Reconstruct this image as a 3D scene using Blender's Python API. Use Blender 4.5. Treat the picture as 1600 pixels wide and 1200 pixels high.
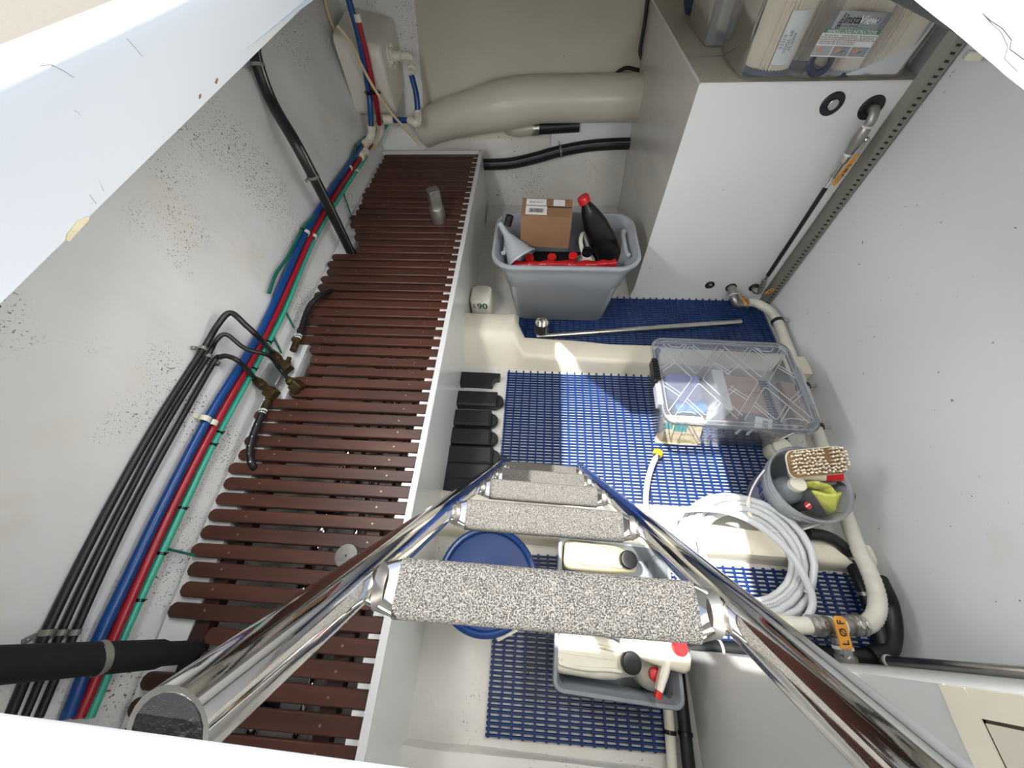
import bpy, bmesh, math, random
from mathutils import Vector as V, Matrix
from math import sin, cos, pi, radians, sqrt
random.seed(7)
for o in list(bpy.data.objects): bpy.data.objects.remove(o)
S = bpy.context.scene
COL = S.collection

# ------------------------------------------------------------------ camera, sky, sun, exposure
F, EYE = 575.0, V((0, 0, 1.65))
def _basis():
    vy = V((65, -870, 575)).normalized()
    vx = V((1, .035, -.060)); vx = (vx - vx.dot(vy) * vy).normalized()
    return vx, vy, vx.cross(vy)
_X, _Y, _Z = _basis()
def _w(a, b, c):
    d = V((a, b, c)); return V((_X.dot(d), _Y.dot(d), _Z.dot(d)))
cam = bpy.data.objects.new('camera', bpy.data.cameras.new('camera')); COL.objects.link(cam)
r_, u_, b_ = _w(1, 0, 0), -_w(0, 1, 0), -_w(0, 0, 1)
cam.matrix_world = Matrix(((r_.x, u_.x, b_.x, EYE.x), (r_.y, u_.y, b_.y, EYE.y), (r_.z, u_.z, b_.z, EYE.z), (0, 0, 0, 1)))
cam.data.sensor_width = 36; cam.data.lens = 36 * F / 1600; cam.data.clip_start = .01
S.camera = cam

SUN_DIR = V((-.352, .0, 1)).normalized()        # towards the sun, high over the port side
sun = bpy.data.objects.new('sun', bpy.data.lights.new('sun', 'SUN')); COL.objects.link(sun)
sun.data.energy = 7.0; sun.data.angle = radians(.9); sun.data.color = (1, .985, .96)
sun.rotation_euler = SUN_DIR.to_track_quat('Z', 'Y').to_euler(); sun.location = (-3, 0, 8)
W = bpy.data.worlds.new('sky'); S.world = W; W.use_nodes = True
nt = W.node_tree; bg = nt.nodes['Background']
sky = nt.nodes.new('ShaderNodeTexSky'); sky.sky_type = 'NISHITA'; sky.sun_disc = False
sky.sun_elevation = radians(70); sky.sun_rotation = radians(-90); sky.altitude = 0; sky.air_density = 1.0; sky.dust_density = 3.0
hz = nt.nodes.new('ShaderNodeMix'); hz.data_type = 'RGBA'; hz.inputs[0].default_value = .5; hz.inputs[7].default_value = (1.0, 1.0, 1.0, 1)   # thin bright haze over the blue
nt.links.new(sky.outputs[0], hz.inputs[6]); nt.links.new(hz.outputs[2], bg.inputs[0])
bg.inputs[1].default_value = .25
S.view_settings.view_transform = 'Standard'; S.view_settings.look = 'None'
S.view_settings.gamma = 1; S.view_settings.use_curve_mapping = False
FILL_NEAR, FILL_SIDE, FILL_PORT = 4.5, 18.0, 19.0              # added unseen fill lights for the hold (built with the structure)
S.view_settings.exposure = .75
S.cycles.max_bounces = 14; S.cycles.diffuse_bounces = 9; S.cycles.glossy_bounces = 6
S.cycles.transmission_bounces = 8; S.cycles.transparent_max_bounces = 16
S.cycles.caustics_reflective = False; S.cycles.caustics_refractive = False
S.cycles.sample_clamp_indirect = 6; S.cycles.use_denoising = True

# ------------------------------------------------------------------ measuring helpers: a pixel of the photo onto a real surface
def ray(u, v): return _w(u - 800, v - 600, F)
def at(u, v, x=None, y=None, z=None):
    d = ray(u, v)
    t = (z - EYE.z) / d.z if z is not None else ((x - EYE.x) / d.x if x is not None else (y - EYE.y) / d.y)
    return EYE + t * d
def lerp(a, b, t): return a + (b - a) * t
def interp(tab, q):
    if q <= tab[0][0]: return tab[0][1]
    for (a, p), (b, s) in zip(tab, tab[1:]):
        if q <= b: return p + (s - p) * (q - a) / (b - a)
    return tab[-1][1]
WL = [(-.7, -.985), (-.276, -1.035), (.235, -1.085), (1.2, -1.112), (2.0, -1.122), (2.9, -1.125)]
def wall_x(y, z): return interp(WL, y) - .15 * (z - .43)
def at_wall(u, v, off=0.0):             # onto the port hull side, standing off it
    d = ray(u, v); t = 1.0
    for _ in range(30):
        p = EYE + t * d
        t *= 1 + .8 * ((wall_x(p.y, p.z) + off - p.x) / d.x) / max(t, .01)
    return EYE + t * d
def at_far(u, v, off=0.0):              # onto the sloping far bulkhead y = 2.7 + .37 z
    d = ray(u, v); n = V((0, 1, -.37)); t = (2.7 - off - n.dot(EYE)) / n.dot(d)
    return EYE + t * d

# ------------------------------------------------------------------ mesh helpers
class MB:
    def __init__(s): s.v, s.f, s.mi = [], [], []
    def add(s, vs, fs, m=0):
        n = len(s.v); s.v += [V(p) for p in vs]; s.f += [[n + i for i in f] for f in fs]; s.mi += [m] * len(fs); return s
    def box(s, lo, hi, R=None, o=None, m=0):
        x0, y0, z0 = lo; x1, y1, z1 = hi
        vs = [V(p) for p in ((x0,y0,z0),(x1,y0,z0),(x1,y1,z0),(x0,y1,z0),(x0,y0,z1),(x1,y0,z1),(x1,y1,z1),(x0,y1,z1))]
        if R is not None: vs = [R @ p for p in vs]
        if o is not None: vs = [p + V(o) for p in vs]
        return s.add(vs, [(0,3,2,1),(4,5,6,7),(0,1,5,4),(1,2,6,5),(2,3,7,6),(3,0,4,7)], m)
    def loft(s, rings, c0=True, c1=True, closed=True, m=0):
        n = len(rings[0]); base = len(s.v)
        for r in rings: s.v += [V(p) for p in r]
        for i in range(len(rings) - 1):
            for j in range(n if closed else n - 1):
                a, b = base + i*n + j, base + i*n + (j+1) % n
                s.f.append([a, b, b + n, a + n]); s.mi.append(m)
        if c0: s.f.append([base + j for j in range(n)][::-1]); s.mi.append(m)
        if c1: s.f.append([base + (len(rings)-1)*n + j for j in range(n)]); s.mi.append(m)
        return s
    def tube(s, path, r, seg=10, cap=True, m=0, flat=None):
        path = [V(p) for p in path]; n = len(path)
        rs = r if isinstance(r, (list, tuple)) else [r] * n
        T = [((path[min(i+1, n-1)] - path[max(i-1, 0)]).normalized()) for i in range(n)]
        up = V((0, 0, 1)) if abs(T[0].z) < .9 else V((0, 1, 0))
        N = (up - up.dot(T[0]) * T[0]).normalized(); rings = []
        for i in range(n):
            N = (N - N.dot(T[i]) * T[i]).normalized(); B = T[i].cross(N)
            k = 1 if flat is None else flat
            rings.append([path[i] + rs[i] * (cos(2*pi*j/seg) * B + k * sin(2*pi*j/seg) * N) for j in range(seg)])
        return s.loft(rings, cap, cap, m=m)
    def lathe(s, prof, o=(0,0,0), axis=(0,0,1), seg=24, m=0, c0=False, c1=False):
        A = V(axis).normalized(); q = V((1,0,0)) if abs(A.x) < .9 else V((0,1,0))
        X = (q - q.dot(A) * A).normalized(); Y = A.cross(X); o = V(o)
        rings = [[o + A*h + max(r, 1e-5) * (cos(2*pi*j/seg) * X + sin(2*pi*j/seg) * Y) for j in range(seg)] for r, h in prof]
        return s.loft(rings, c0, c1, m=m)
    def prism(s, poly, o, X, Y, h, m=0):     # polygon in the plane (X, Y), extruded along X x Y
        X, Y, o = V(X).normalized(), V(Y).normalized(), V(o); N = X.cross(Y)
        a = [o + X*p + Y*q for p, q in poly]
        return s.loft([a, [p + N*h for p in a]], m=m)
    def rbox(s, c, size, r=.01, e=.004, R=None, seg=4, m=0):   # box with rounded upright corners and softened rims
        w, d, h = size; rings = []
        for z, k in ((0, e), (e, 0), (h - e, 0), (h, e)):
            rings.append([V((p, q, z - h/2)) for p, q in rrect(w - 2*k, d - 2*k, max(r - k, .0005), seg)])
        R = R or Matrix.Identity(3)
        return s.loft([[V(c) + R @ p for p in ring] for ring in rings], m=m)
def rrect(w, d, r, seg=4):
    out = []
    for cx, cy, a0 in ((w/2-r, d/2-r, 0), (-w/2+r, d/2-r, 90), (-w/2+r, -d/2+r, 180), (w/2-r, -d/2+r, 270)):
        for k in range(seg + 1):
            a = radians(a0 + 90*k/seg); out.append((cx + r*cos(a), cy + r*sin(a)))
    return out
def spline(pts, n=8):
    pts = [V(p) for p in pts]; P = [2*pts[0]-pts[1]] + pts + [2*pts[-1]-pts[-2]]; out = []
    for i in range(1, len(P) - 2):
        a, b, c, d = P[i-1], P[i], P[i+1], P[i+2]
        for k in range(n):
            t = k / n
            out.append(.5 * ((2*b) + (c-a)*t + (2*a-5*b+4*c-d)*t*t + (3*b-a-3*c+d)*t**3))
    out.append(pts[-1]); return out
def rz(a): return Matrix.Rotation(radians(a), 3, 'Z')
def frame(z, xh=(1,0,0)):                 # rotation whose Z is z and X close to xh
    z = V(z).normalized(); x = V(xh); x = (x - x.dot(z)*z).normalized(); y = z.cross(x)
    return Matrix((x, y, z)).transposed()

def wloc(p):
    o = V((0,0,0))
    while p is not None: o += p.location; p = p.parent
    return o
def obj(name, mb, mat, parent=None, loc=None, smooth=35):
    me = bpy.data.meshes.new(name)
    o = bpy.data.objects.new(name, me); COL.objects.link(o)
    if parent is not None: o.parent = parent; off = wloc(parent)
    else:
        if loc is None:
            xs = [p.x for p in mb.v]; ys = [p.y for p in mb.v]; loc = ((min(xs)+max(xs))/2, (min(ys)+max(ys))/2, min(p.z for p in mb.v))
        o.location = loc; off = V(loc)
    me.from_pydata([p - off for p in mb.v], [], mb.f)
    for m in (mat if isinstance(mat, (list, tuple)) else [mat]): me.materials.append(m)
    if isinstance(mat, (list, tuple)):
        for p, i in zip(me.polygons, mb.mi): p.material_index = i
    bm = bmesh.new(); bm.from_mesh(me); bmesh.ops.recalc_face_normals(bm, faces=bm.faces[:]); bm.to_mesh(me); bm.free()
    if smooth:
        me.polygons.foreach_set('use_smooth', [True]*len(me.polygons)); me.set_sharp_from_angle(angle=radians(smooth))
    return o
def tag(o, label, cat, group=None):
    o['label'] = label; o['category'] = cat
    if group: o['group'] = group
    return o
def thing(name, label, cat, loc=(0,0,0), group=None):
    o = bpy.data.objects.new(name, None); COL.objects.link(o); o.location = loc; o.empty_display_size = .05
    return tag(o, label, cat, group)
def solo(name, mb, mat, label, cat, group=None, smooth=35): return tag(obj(name, mb, mat, None, smooth=smooth), label, cat, group)
def struct(name, mb, mat, parent=None, smooth=35):
    o = obj(name, mb, mat, parent, loc=(0,0,0) if parent is None else None, smooth=smooth)
    if parent is None: o['kind'] = 'structure'
    return o
def copy_tree(root, loc, label=None):
    c = root.copy(); COL.objects.link(c); c.location = loc
    if label: c['label'] = label
    for ch in list(root.children):
        d = ch.copy(); COL.objects.link(d); d.parent = c
        for g in list(ch.children):
            e = g.copy(); COL.objects.link(e); e.parent = d
    return c
def text(body, size, o, X, Y, mat, parent, name='lettering', lift=.0008, align='CENTER', bold=0.0, shear=0.0):
    cu = bpy.data.curves.new(name, 'FONT'); cu.body = body; cu.size = size; cu.align_x = align; cu.align_y = 'CENTER'; cu.offset = bold; cu.shear = shear
    cu.resolution_u = 3
    t = bpy.data.objects.new(name, cu); COL.objects.link(t)
    dg = bpy.context.evaluated_depsgraph_get(); me = bpy.data.meshes.new_from_object(t.evaluated_get(dg))
    bpy.data.objects.remove(t); bpy.data.curves.remove(cu)
    X, Y = V(X).normalized(), V(Y).normalized(); N = X.cross(Y)
    mb = MB(); mb.add([V(o) + X*p.co.x + Y*p.co.y + N*lift for p in me.vertices], [list(p.vertices) for p in me.polygons])
    bpy.data.meshes.remove(me)
    return obj(name, mb, mat, parent, smooth=0)

# ------------------------------------------------------------------ materials
def srgb(r, g, b):
    f = lambda c: (c/255/12.92 if c/255 <= .04045 else ((c/255+.055)/1.055)**2.4)
    return (f(r), f(g), f(b), 1)
def mat(name, col, rough=.5, metal=0, noise=None, bump=None, specks=None, stain=None, stretch=(1,1,1), spec=.5, coat=0, aniso=None):
    m = bpy.data.materials.new(name); m.use_nodes = True; n = m.node_tree; N, L = n.nodes, n.links
    b = N['Principled BSDF']; b.inputs['Roughness'].default_value = rough; b.inputs['Metallic'].default_value = metal
    b.inputs['Specular IOR Level'].default_value = spec; b.inputs['Coat Weight'].default_value = coat
    tc = N.new('ShaderNodeTexCoord'); mp = N.new('ShaderNodeMapping'); mp.inputs['Scale'].default_value = stretch
    L.new(tc.outputs['Object'], mp.inputs[0]); co = mp.outputs[0]
    def nz(scale, detail=3, r=.55):
        t = N.new('ShaderNodeTexNoise'); t.inputs['Scale'].default_value = scale; t.inputs['Detail'].default_value = detail; t.inputs['Roughness'].default_value = r
        L.new(co, t.inputs['Vector']); return t.outputs['Fac']
    def ramp(src, a, c):
        t = N.new('ShaderNodeMapRange'); t.inputs['From Min'].default_value = a; t.inputs['From Max'].default_value = c; L.new(src, t.inputs['Value']); return t.outputs[0]
    def mix(fac, c1, c2):
        t = N.new('ShaderNodeMix'); t.data_type = 'RGBA'; L.new(fac, t.inputs[0])
        for s_, i in ((c1, 6), (c2, 7)):
            if isinstance(s_, tuple): t.inputs[i].default_value = s_
            else: L.new(s_, t.inputs[i])
        return t.outputs[2]
    cur = col
    if noise: cur = mix(ramp(nz(noise[0], 5), .3, .7), cur, noise[1])
    if stain: cur = mix(ramp(nz(stain[0], 4, .6), stain[2], stain[2] + .12), cur, stain[1])
    if specks:
        sc, c2, th, big = specks
        t = N.new('ShaderNodeMath'); t.operation = 'MULTIPLY'; L.new(ramp(nz(sc, 2), th, th + .03), t.inputs[0]); L.new(ramp(nz(big, 2), .5, .6), t.inputs[1])
        cur = mix(t.outputs[0], cur, c2)
    if isinstance(cur, tuple): b.inputs['Base Color'].default_value = cur
    else: L.new(cur, b.inputs['Base Color'])
    if bump:
        bp = N.new('ShaderNodeBump'); bp.inputs['Strength'].default_value = bump[1]; bp.inputs['Distance'].default_value = bump[2] if len(bump) > 2 else .01
        L.new(nz(bump[0], 4), bp.inputs['Height']); L.new(bp.outputs[0], b.inputs['Normal'])
    return m
def clear(name, tint, haze=.25, rough=.12, gl=.08):
    m = bpy.data.materials.new(name); m.use_nodes = True; n = m.node_tree; N, L = n.nodes, n.links
    for x in list(N):
        if x.type != 'OUTPUT_MATERIAL': N.remove(x)
    out = [x for x in N if x.type == 'OUTPUT_MATERIAL'][0]
    tr = N.new('ShaderNodeBsdfTransparent'); tr.inputs[0].default_value = tint
    df = N.new('ShaderNodeBsdfDiffuse'); df.inputs[0].default_value = (.82, .86, .92, 1)
    tl = N.new('ShaderNodeBsdfTranslucent'); tl.inputs[0].default_value = (.82, .86, .92, 1)
    gs = N.new('ShaderNodeBsdfGlossy'); gs.inputs['Roughness'].default_value = rough
    a = N.new('ShaderNodeMixShader'); a.inputs[0].default_value = .5; L.new(df.outputs[0], a.inputs[1]); L.new(tl.outputs[0], a.inputs[2])
    c = N.new('ShaderNodeMixShader'); c.inputs[0].default_value = haze; L.new(tr.outputs[0], c.inputs[1]); L.new(a.outputs[0], c.inputs[2])
    fr = N.new('ShaderNodeFresnel'); fr.inputs[0].default_value = 1.35
    d = N.new('ShaderNodeMixShader'); L.new(fr.outputs[0], d.inputs[0]); L.new(c.outputs[0], d.inputs[1]); L.new(gs.outputs[0], d.inputs[2])
    L.new(d.outputs[0], out.inputs[0]); return m
M = {}
M['hull'] = mat('hull_paint', srgb(228, 229, 228), .42, noise=(2.2, srgb(216, 216, 213)), bump=(9, .35, .012), specks=(150, srgb(84, 76, 62), .615, 2.3), stain=(3.1, srgb(222, 218, 208), .60))
M['white'] = mat('white_paint', srgb(220, 221, 221), .38, noise=(1.6, srgb(208, 209, 208)), bump=(14, .18, .008), specks=(60, srgb(120, 115, 105), .72, 3))
M['rwall'] = mat('right_wall_paint', srgb(236, 239, 241), .34, noise=(1.1, srgb(228, 231, 233)), bump=(11, .2, .01), specks=(45, srgb(110, 108, 102), .73, 2.4), stain=(1.7, srgb(226, 220, 210), .68))
M['cream'] = mat('cream_gelcoat', srgb(222, 216, 200), .3, noise=(3, srgb(208, 200, 182)), bump=(12, .2, .008), specks=(50, srgb(120, 105, 85), .70, 2.6))
M['farwall'] = mat('far_wall_paint', srgb(205, 199, 183), .33, noise=(1.4, srgb(192, 186, 168)), bump=(16, .16, .006), specks=(40, srgb(80, 72, 58), .73, 3))
M['floor'] = mat('bilge_paint', srgb(220, 218, 211), .28, noise=(3, srgb(205, 202, 194)), bump=(16, .35, .008), specks=(90, srgb(80, 72, 60), .655, 3.5))
M['curb'] = mat('frame_paint', srgb(232, 225, 205), .34, noise=(4, srgb(216, 208, 188)), bump=(22, .3, .006), specks=(70, srgb(90, 80, 64), .72, 4))
M['panel'] = mat('panel_paint', srgb(226, 228, 226), .16, noise=(2, srgb(218, 219, 216)), spec=.6)
M['tank'] = mat('tank_paint', srgb(230, 231, 230), .33, noise=(1.5, srgb(221, 221, 219)), bump=(28, .12, .005), specks=(40, srgb(150, 145, 132), .74, 3))
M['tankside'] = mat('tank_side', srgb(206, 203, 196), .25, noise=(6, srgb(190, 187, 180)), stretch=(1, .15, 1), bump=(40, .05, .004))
M['coam'] = mat('coaming_gelcoat', srgb(226, 228, 227), .3, noise=(1.3, srgb(220, 221, 218)), bump=(30, .06, .004), specks=(26, srgb(160, 155, 145), .74, 4))
M['coam_rough'] = mat('coaming_rough', srgb(172, 172, 170), .5, bump=(50, .6, .006), noise=(8, srgb(164, 164, 160)))  # base grey darkened to stand in for shade over the right coaming
M['deck'] = mat('deck_nonskid', srgb(104, 97, 84), .6, bump=(120, .3, .004), specks=(30, srgb(120, 105, 85), .68, 5))
M['wood'] = mat('ipe_wood', srgb(86, 49, 35), .48, noise=(14, srgb(55, 30, 22)), stretch=(.12, 1, 1), bump=(60, .15, .003), stain=(9, srgb(126, 94, 78), .70))
M['darkwood'] = mat('ipe_joist', srgb(60, 36, 28), .5, noise=(14, srgb(44, 27, 21)), stretch=(1, .12, 1))
M['screw'] = mat('screw_steel', srgb(150, 132, 116), .35, .7)
M['chrome'] = mat('polished_steel', (.80, .79, .77, 1), .06, 1.0, bump=(60, .02, .002))
M['steel'] = mat('brushed_steel', (.60, .59, .56, 1), .28, 1.0, noise=(20, (.5, .48, .45, 1)))
M['steeldull'] = mat('dull_steel', (.40, .39, .36, 1), .4, .9, noise=(30, (.30, .28, .25, 1)))
M['locker'] = mat('locker_paint', srgb(200, 201, 200), .4, noise=(3, srgb(190, 191, 189)), bump=(12, .3, .008), specks=(50, srgb(90, 86, 78), .73, 3), stretch=(1, 1, .6))
M['galv'] = mat('grey_channel', srgb(134, 133, 124), .45, .3)
M['duct'] = mat('duct_paint', srgb(222, 216, 202), .3, noise=(2, srgb(210, 203, 188)), bump=(10, .2, .01))
M['knob'] = mat('weathered_steel', (.20, .195, .18, 1), .5, .8, noise=(30, (.14, .135, .13, 1)))
M['black'] = mat('black_rubber', srgb(24, 24, 26), .45, bump=(90, .15, .002))
M['blackmatte'] = mat('black_foam', srgb(16, 17, 19), .85, bump=(180, .4, .002))
M['blackgloss'] = mat('black_plastic', srgb(18, 18, 19), .22)
M['block'] = mat('cast_rubber', srgb(27, 27, 30), .42, bump=(150, .5, .003))
M['bluepipe'] = mat('blue_pipe', srgb(14, 68, 132), .32)
M['redpipe'] = mat('red_pipe', srgb(158, 28, 44), .32)
M['teal'] = mat('teal_cable', srgb(64, 176, 150), .38)
M['green'] = mat('dark_green_cable', srgb(20, 100, 84), .4)
M['plastic'] = mat('white_plastic', srgb(226, 222, 206), .35)
M['boxwhite'] = mat('moulded_white', srgb(226, 222, 212), .35, noise=(4, srgb(214, 209, 196)), specks=(50, srgb(120, 110, 95), .72, 4))
M['creamcable'] = mat('cream_cable', srgb(206, 190, 152), .5)
M['brass'] = mat('tarnished_brass', srgb(88, 70, 36), .55, .6, noise=(40, srgb(54, 46, 26)), bump=(80, .5, .003))
M['alu'] = mat('aluminium', (.62, .62, .60, 1), .35, .9)
M['orange'] = mat('orange_vinyl', srgb(222, 160, 60), .45, noise=(30, srgb(200, 138, 50)))
M['mat'] = mat('blue_mat_vinyl', srgb(9, 48, 104), .36, noise=(6, srgb(7, 39, 88)))
M['grit'] = None
M['bluelid'] = mat('blue_lid_plastic', srgb(9, 54, 112), .3, noise=(5, srgb(7, 46, 98)), bump=(14, .05, .004))
M['grey'] = mat('grey_tote_plastic', srgb(172, 177, 182), .38, noise=(5, srgb(164, 169, 174)), specks=(30, srgb(180, 184, 188), .72, 4))
M['crate'] = mat('grey_crate_plastic', srgb(132, 138, 143), .4, noise=(8, srgb(120, 126, 132)))
M['card'] = mat('cardboard', srgb(144, 110, 80), .8, noise=(10, srgb(134, 101, 73)), bump=(80, .08, .002))
M['cardp'] = mat('pinkish_cardboard', srgb(178, 150, 134), .8, noise=(8, srgb(166, 140, 124)))
M['paper'] = mat('white_paper', srgb(224, 224, 222), .6)
M['ink'] = mat('black_ink', srgb(34, 34, 40), .6)
M['greyink'] = mat('grey_print', srgb(120, 122, 126), .6)
M['jug'] = mat('aged_white_jug', srgb(222, 219, 204), .36, noise=(7, srgb(208, 202, 182)), stain=(9, srgb(176, 162, 128), .70), specks=(70, srgb(80, 70, 55), .73, 6))
M['jugcream'] = mat('yellowed_jug', srgb(190, 180, 150), .36, noise=(7, srgb(172, 160, 126)), stain=(8, srgb(120, 104, 74), .60), specks=(70, srgb(70, 60, 45), .71, 6))
M['red'] = mat('red_plastic', srgb(196, 30, 34), .32)
M['redbag'] = mat('red_vinyl', srgb(172, 22, 26), .25, bump=(20, .5, .01))
M['hosewhite'] = mat('white_hose_vinyl', srgb(202, 206, 208), .28, bump=(300, .25, .001))
M['ribwhite'] = mat('white_ribbed_hose', srgb(222, 220, 208), .45, noise=(20, srgb(206, 202, 188)))
M['yellow'] = mat('yellow_plastic', srgb(236, 188, 24), .35)
M['cloth'] = mat('yellow_cloth', srgb(222, 224, 118), .95, noise=(60, srgb(206, 208, 98)), bump=(160, .6, .003))
M['bottlegrey'] = mat('grey_bottle', srgb(112, 118, 122), .35)
M['bluetape'] = mat('blue_tape', srgb(38, 96, 160), .6)
M['bristle'] = mat('cream_bristle', srgb(226, 216, 194), .85)
M['brushwood'] = mat('brush_wood', srgb(150, 120, 84), .6, noise=(20, srgb(104, 74, 46)), stretch=(.2, 1, 1))
M['pleat'] = mat('pleated_paper', srgb(234, 225, 206), .8)
M['navy'] = mat('navy_endcap', srgb(54, 60, 84), .45)
M['navyink'] = mat('navy_print', srgb(26, 44, 120), .5)
M['tealprint'] = mat('teal_print', srgb(70, 160, 150), .5)
M['bisc'] = mat('cream_pack', srgb(236, 222, 182), .5, noise=(30, srgb(214, 194, 150)))
M['lilac'] = mat('lilac_film', srgb(150, 156, 206), .3, noise=(12, srgb(110, 120, 176)))
M['greenink'] = mat('green_ink', srgb(20, 84, 72), .6)
M['greenbar'] = mat('green_print', srgb(70, 128, 92), .5)
M['silver'] = mat('silver_print', srgb(176, 180, 182), .4, noise=(8, srgb(120, 126, 130)), stretch=(1, .1, .1))
M['skin'] = mat('printed_hand', srgb(196, 146, 124), .6)
M['crackink'] = mat('crack_line', srgb(70, 58, 52), .8)
M['clear'] = clear('clear_plastic', (.96, .98, 1, 1), .16)
M['clearlid'] = clear('clear_lid', (.95, .97, 1, 1), .19)
M['clearrib'] = clear('clear_rib', (.97, .98, 1, 1), .75, .25)
M['frosted'] = clear('frosted_plastic', (.92, .95, .97, 1), .42, .3)
M['film'] = clear('clear_film', (.97, .97, .96, 1), .06, .08)
def grit():
    m = bpy.data.materials.new('grit_tape'); m.use_nodes = True; n = m.node_tree; N, L = n.nodes, n.links; b = N['Principled BSDF']
    tc = N.new('ShaderNodeTexCoord')
    t = N.new('ShaderNodeTexNoise'); t.inputs['Scale'].default_value = 800; t.inputs['Detail'].default_value = 2; L.new(tc.outputs['Object'], t.inputs['Vector'])
    r = N.new('ShaderNodeMapRange'); r.inputs['From Min'].default_value = .42; r.inputs['From Max'].default_value = .60; L.new(t.outputs['Fac'], r.inputs['Value'])
    x = N.new('ShaderNodeMix'); x.data_type = 'RGBA'; x.inputs[6].default_value = srgb(38, 38, 40); x.inputs[7].default_value = srgb(122, 118, 110); L.new(r.outputs[0], x.inputs[0])
    L.new(x.outputs[2], b.inputs['Base Color']); b.inputs['Roughness'].default_value = .75
    bp = N.new('ShaderNodeBump'); bp.inputs['Strength'].default_value = .7; bp.inputs['Distance'].default_value = .002; L.new(t.outputs['Fac'], bp.inputs['Height']); L.new(bp.outputs[0], b.inputs['Normal'])
    return m
M['grit'] = grit()
from mathutils import noise as NZ
# ------------------------------------------------------------------ the setting
def sheet(name, nu, nv, fn, mat_, amp=.0, sc=3.0, nrm=(1,0,0)):
    mb = MB(); n = V(nrm)
    vs = []
    for i in range(nu + 1):
        for j in range(nv + 1):
            p = V(fn(i / nu, j / nv))
            if amp: p = p + n * amp * (NZ.noise(p * sc) + .4 * NZ.noise(p * sc * 2.7))
            vs.append(p)
    mb.add(vs, [(i*(nv+1)+j, (i+1)*(nv+1)+j, (i+1)*(nv+1)+j+1, i*(nv+1)+j+1) for i in range(nu) for j in range(nv)])
    return struct(name, mb, mat_, smooth=60)
def left_fn(a, b):
    z = lerp(-.12, 1.50, b)
    if a < .9:
        y = lerp(-.7, 2.62 + .37*z, a / .9); return (wall_x(y, z), y, z)
    t = (a - .9) / .1
    p, q = V((wall_x(2.7, z), 2.62 + .37*z, z)), V((-.80, 2.70 + .37*z, z))
    return p.lerp(q, t)
sheet('wall_left', 120, 60, left_fn, M['hull'], .010, 3.2)
sheet('wall_far', 60, 40, lambda a, b: (lerp(-.92, 1.6, a), 2.7 + .37*lerp(-.12, 1.5, b), lerp(-.12, 1.5, b)), M['farwall'], .006, 3, (0, 1, 0))
wf = bpy.data.objects['wall_far']; wf.data.materials.append(M['floor'])
for p in wf.data.polygons: p.material_index = 1 if p.center.z + wf.location.z < .43 else 0
WR = [(-.7, 1.18), (-.3, 1.26), (0, 1.315), (.4, 1.372), (1.15, 1.408), (1.75, 1.415), (3.3, 1.40)]
sheet('wall_right', 100, 40, lambda a, b: (interp(WR, lerp(-.7, 3.3, a)), lerp(-.7, 3.3, a), lerp(-.05, 1.5, b)), M['rwall'], .006, 2.2)
mb = MB(); mb.box((-1.3, -.72, -.05), (1.35, -.68, 1.5)); struct('wall_near', mb, M['white'])
def floor_fn(a, b):
    x, y = lerp(-1.25, 1.5, a), lerp(-.72, 2.95, b); z = 0
    if x < -.16: z = .012 * NZ.noise(V((x*6, y*3, 0))) + .02 * min(1, (-.16 - x) / .2)
    return (x, y, z - .002)
mb = MB(); nu, nv = 80, 100
mb.add([floor_fn(i/nu, j/nv) for i in range(nu+1) for j in range(nv+1)], [(i*(nv+1)+j, (i+1)*(nv+1)+j, (i+1)*(nv+1)+j+1, i*(nv+1)+j+1) for i in range(nu) for j in range(nv)])
struct('floor', mb, M['floor'], smooth=60)
# transverse hull frames, glassed over: soft-edged, slightly uneven
def rib(name, xs, prof, mat_):
    mb = MB(); rings = []
    for x in xs:
        pr = prof(x)
        rings.append([V((x, y, z)) + V((0, .006*NZ.noise(V((x*5, y*8, z*8))), .006*NZ.noise(V((x*4, y*9, 3))))) for y, z in pr])
    mb.loft(rings); return struct(name, mb, mat_, smooth=50)
def soft(yf0, yf1, yb, h):       # front foot, front top, back, height
    return [(yf0, -.01), (lerp(yf0, yf1, .7), h*.72), (yf1 + .006, h*.95), (yf1 + .022, h), (yb - .02, h), (yb - .004, h*.94), (yb, h*.8), (yb, -.01)]
def rib1(x):
    k = (x + .1) / 1.48
    t = max(0, min(1, (-.065 - x) / .055)); t = t*t*(3-2*t)
    return soft(lerp(1.185, 1.155, k) + .0*t, lerp(lerp(1.215, 1.145, k), 1.31, t), lerp(lerp(1.345, 1.265, k), 1.46, t), lerp(.10, .165, t))
rib('trim_1', [-.42 + .03*i for i in range(13)] + [0, .1, .2, .4, .6, .8, 1.0, 1.2, 1.39], rib1, M['curb'])
def rib2(x):
    k = (x + .4) / 1.7
    return soft(lerp(.30, .258, k), lerp(.31, .272, k), lerp(.475, .352, k), .10)
rib('trim_2', [-.40 + .085*i for i in range(21)], rib2, M['curb'])
def rib3(x):
    k = (x + .4) / 1.0; h = lerp(.085, .05, k)
    return soft(-.60, -.48, lerp(-.325, -.345, k), h)
rib('trim_3', [-.40 + .05*i for i in range(21)], rib3, M['floor'])
mb = MB(); mb.box((-.40, 2.50, -.02), (.60, 2.76, .045)); struct('trim_4', mb, M['white'])
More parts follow.
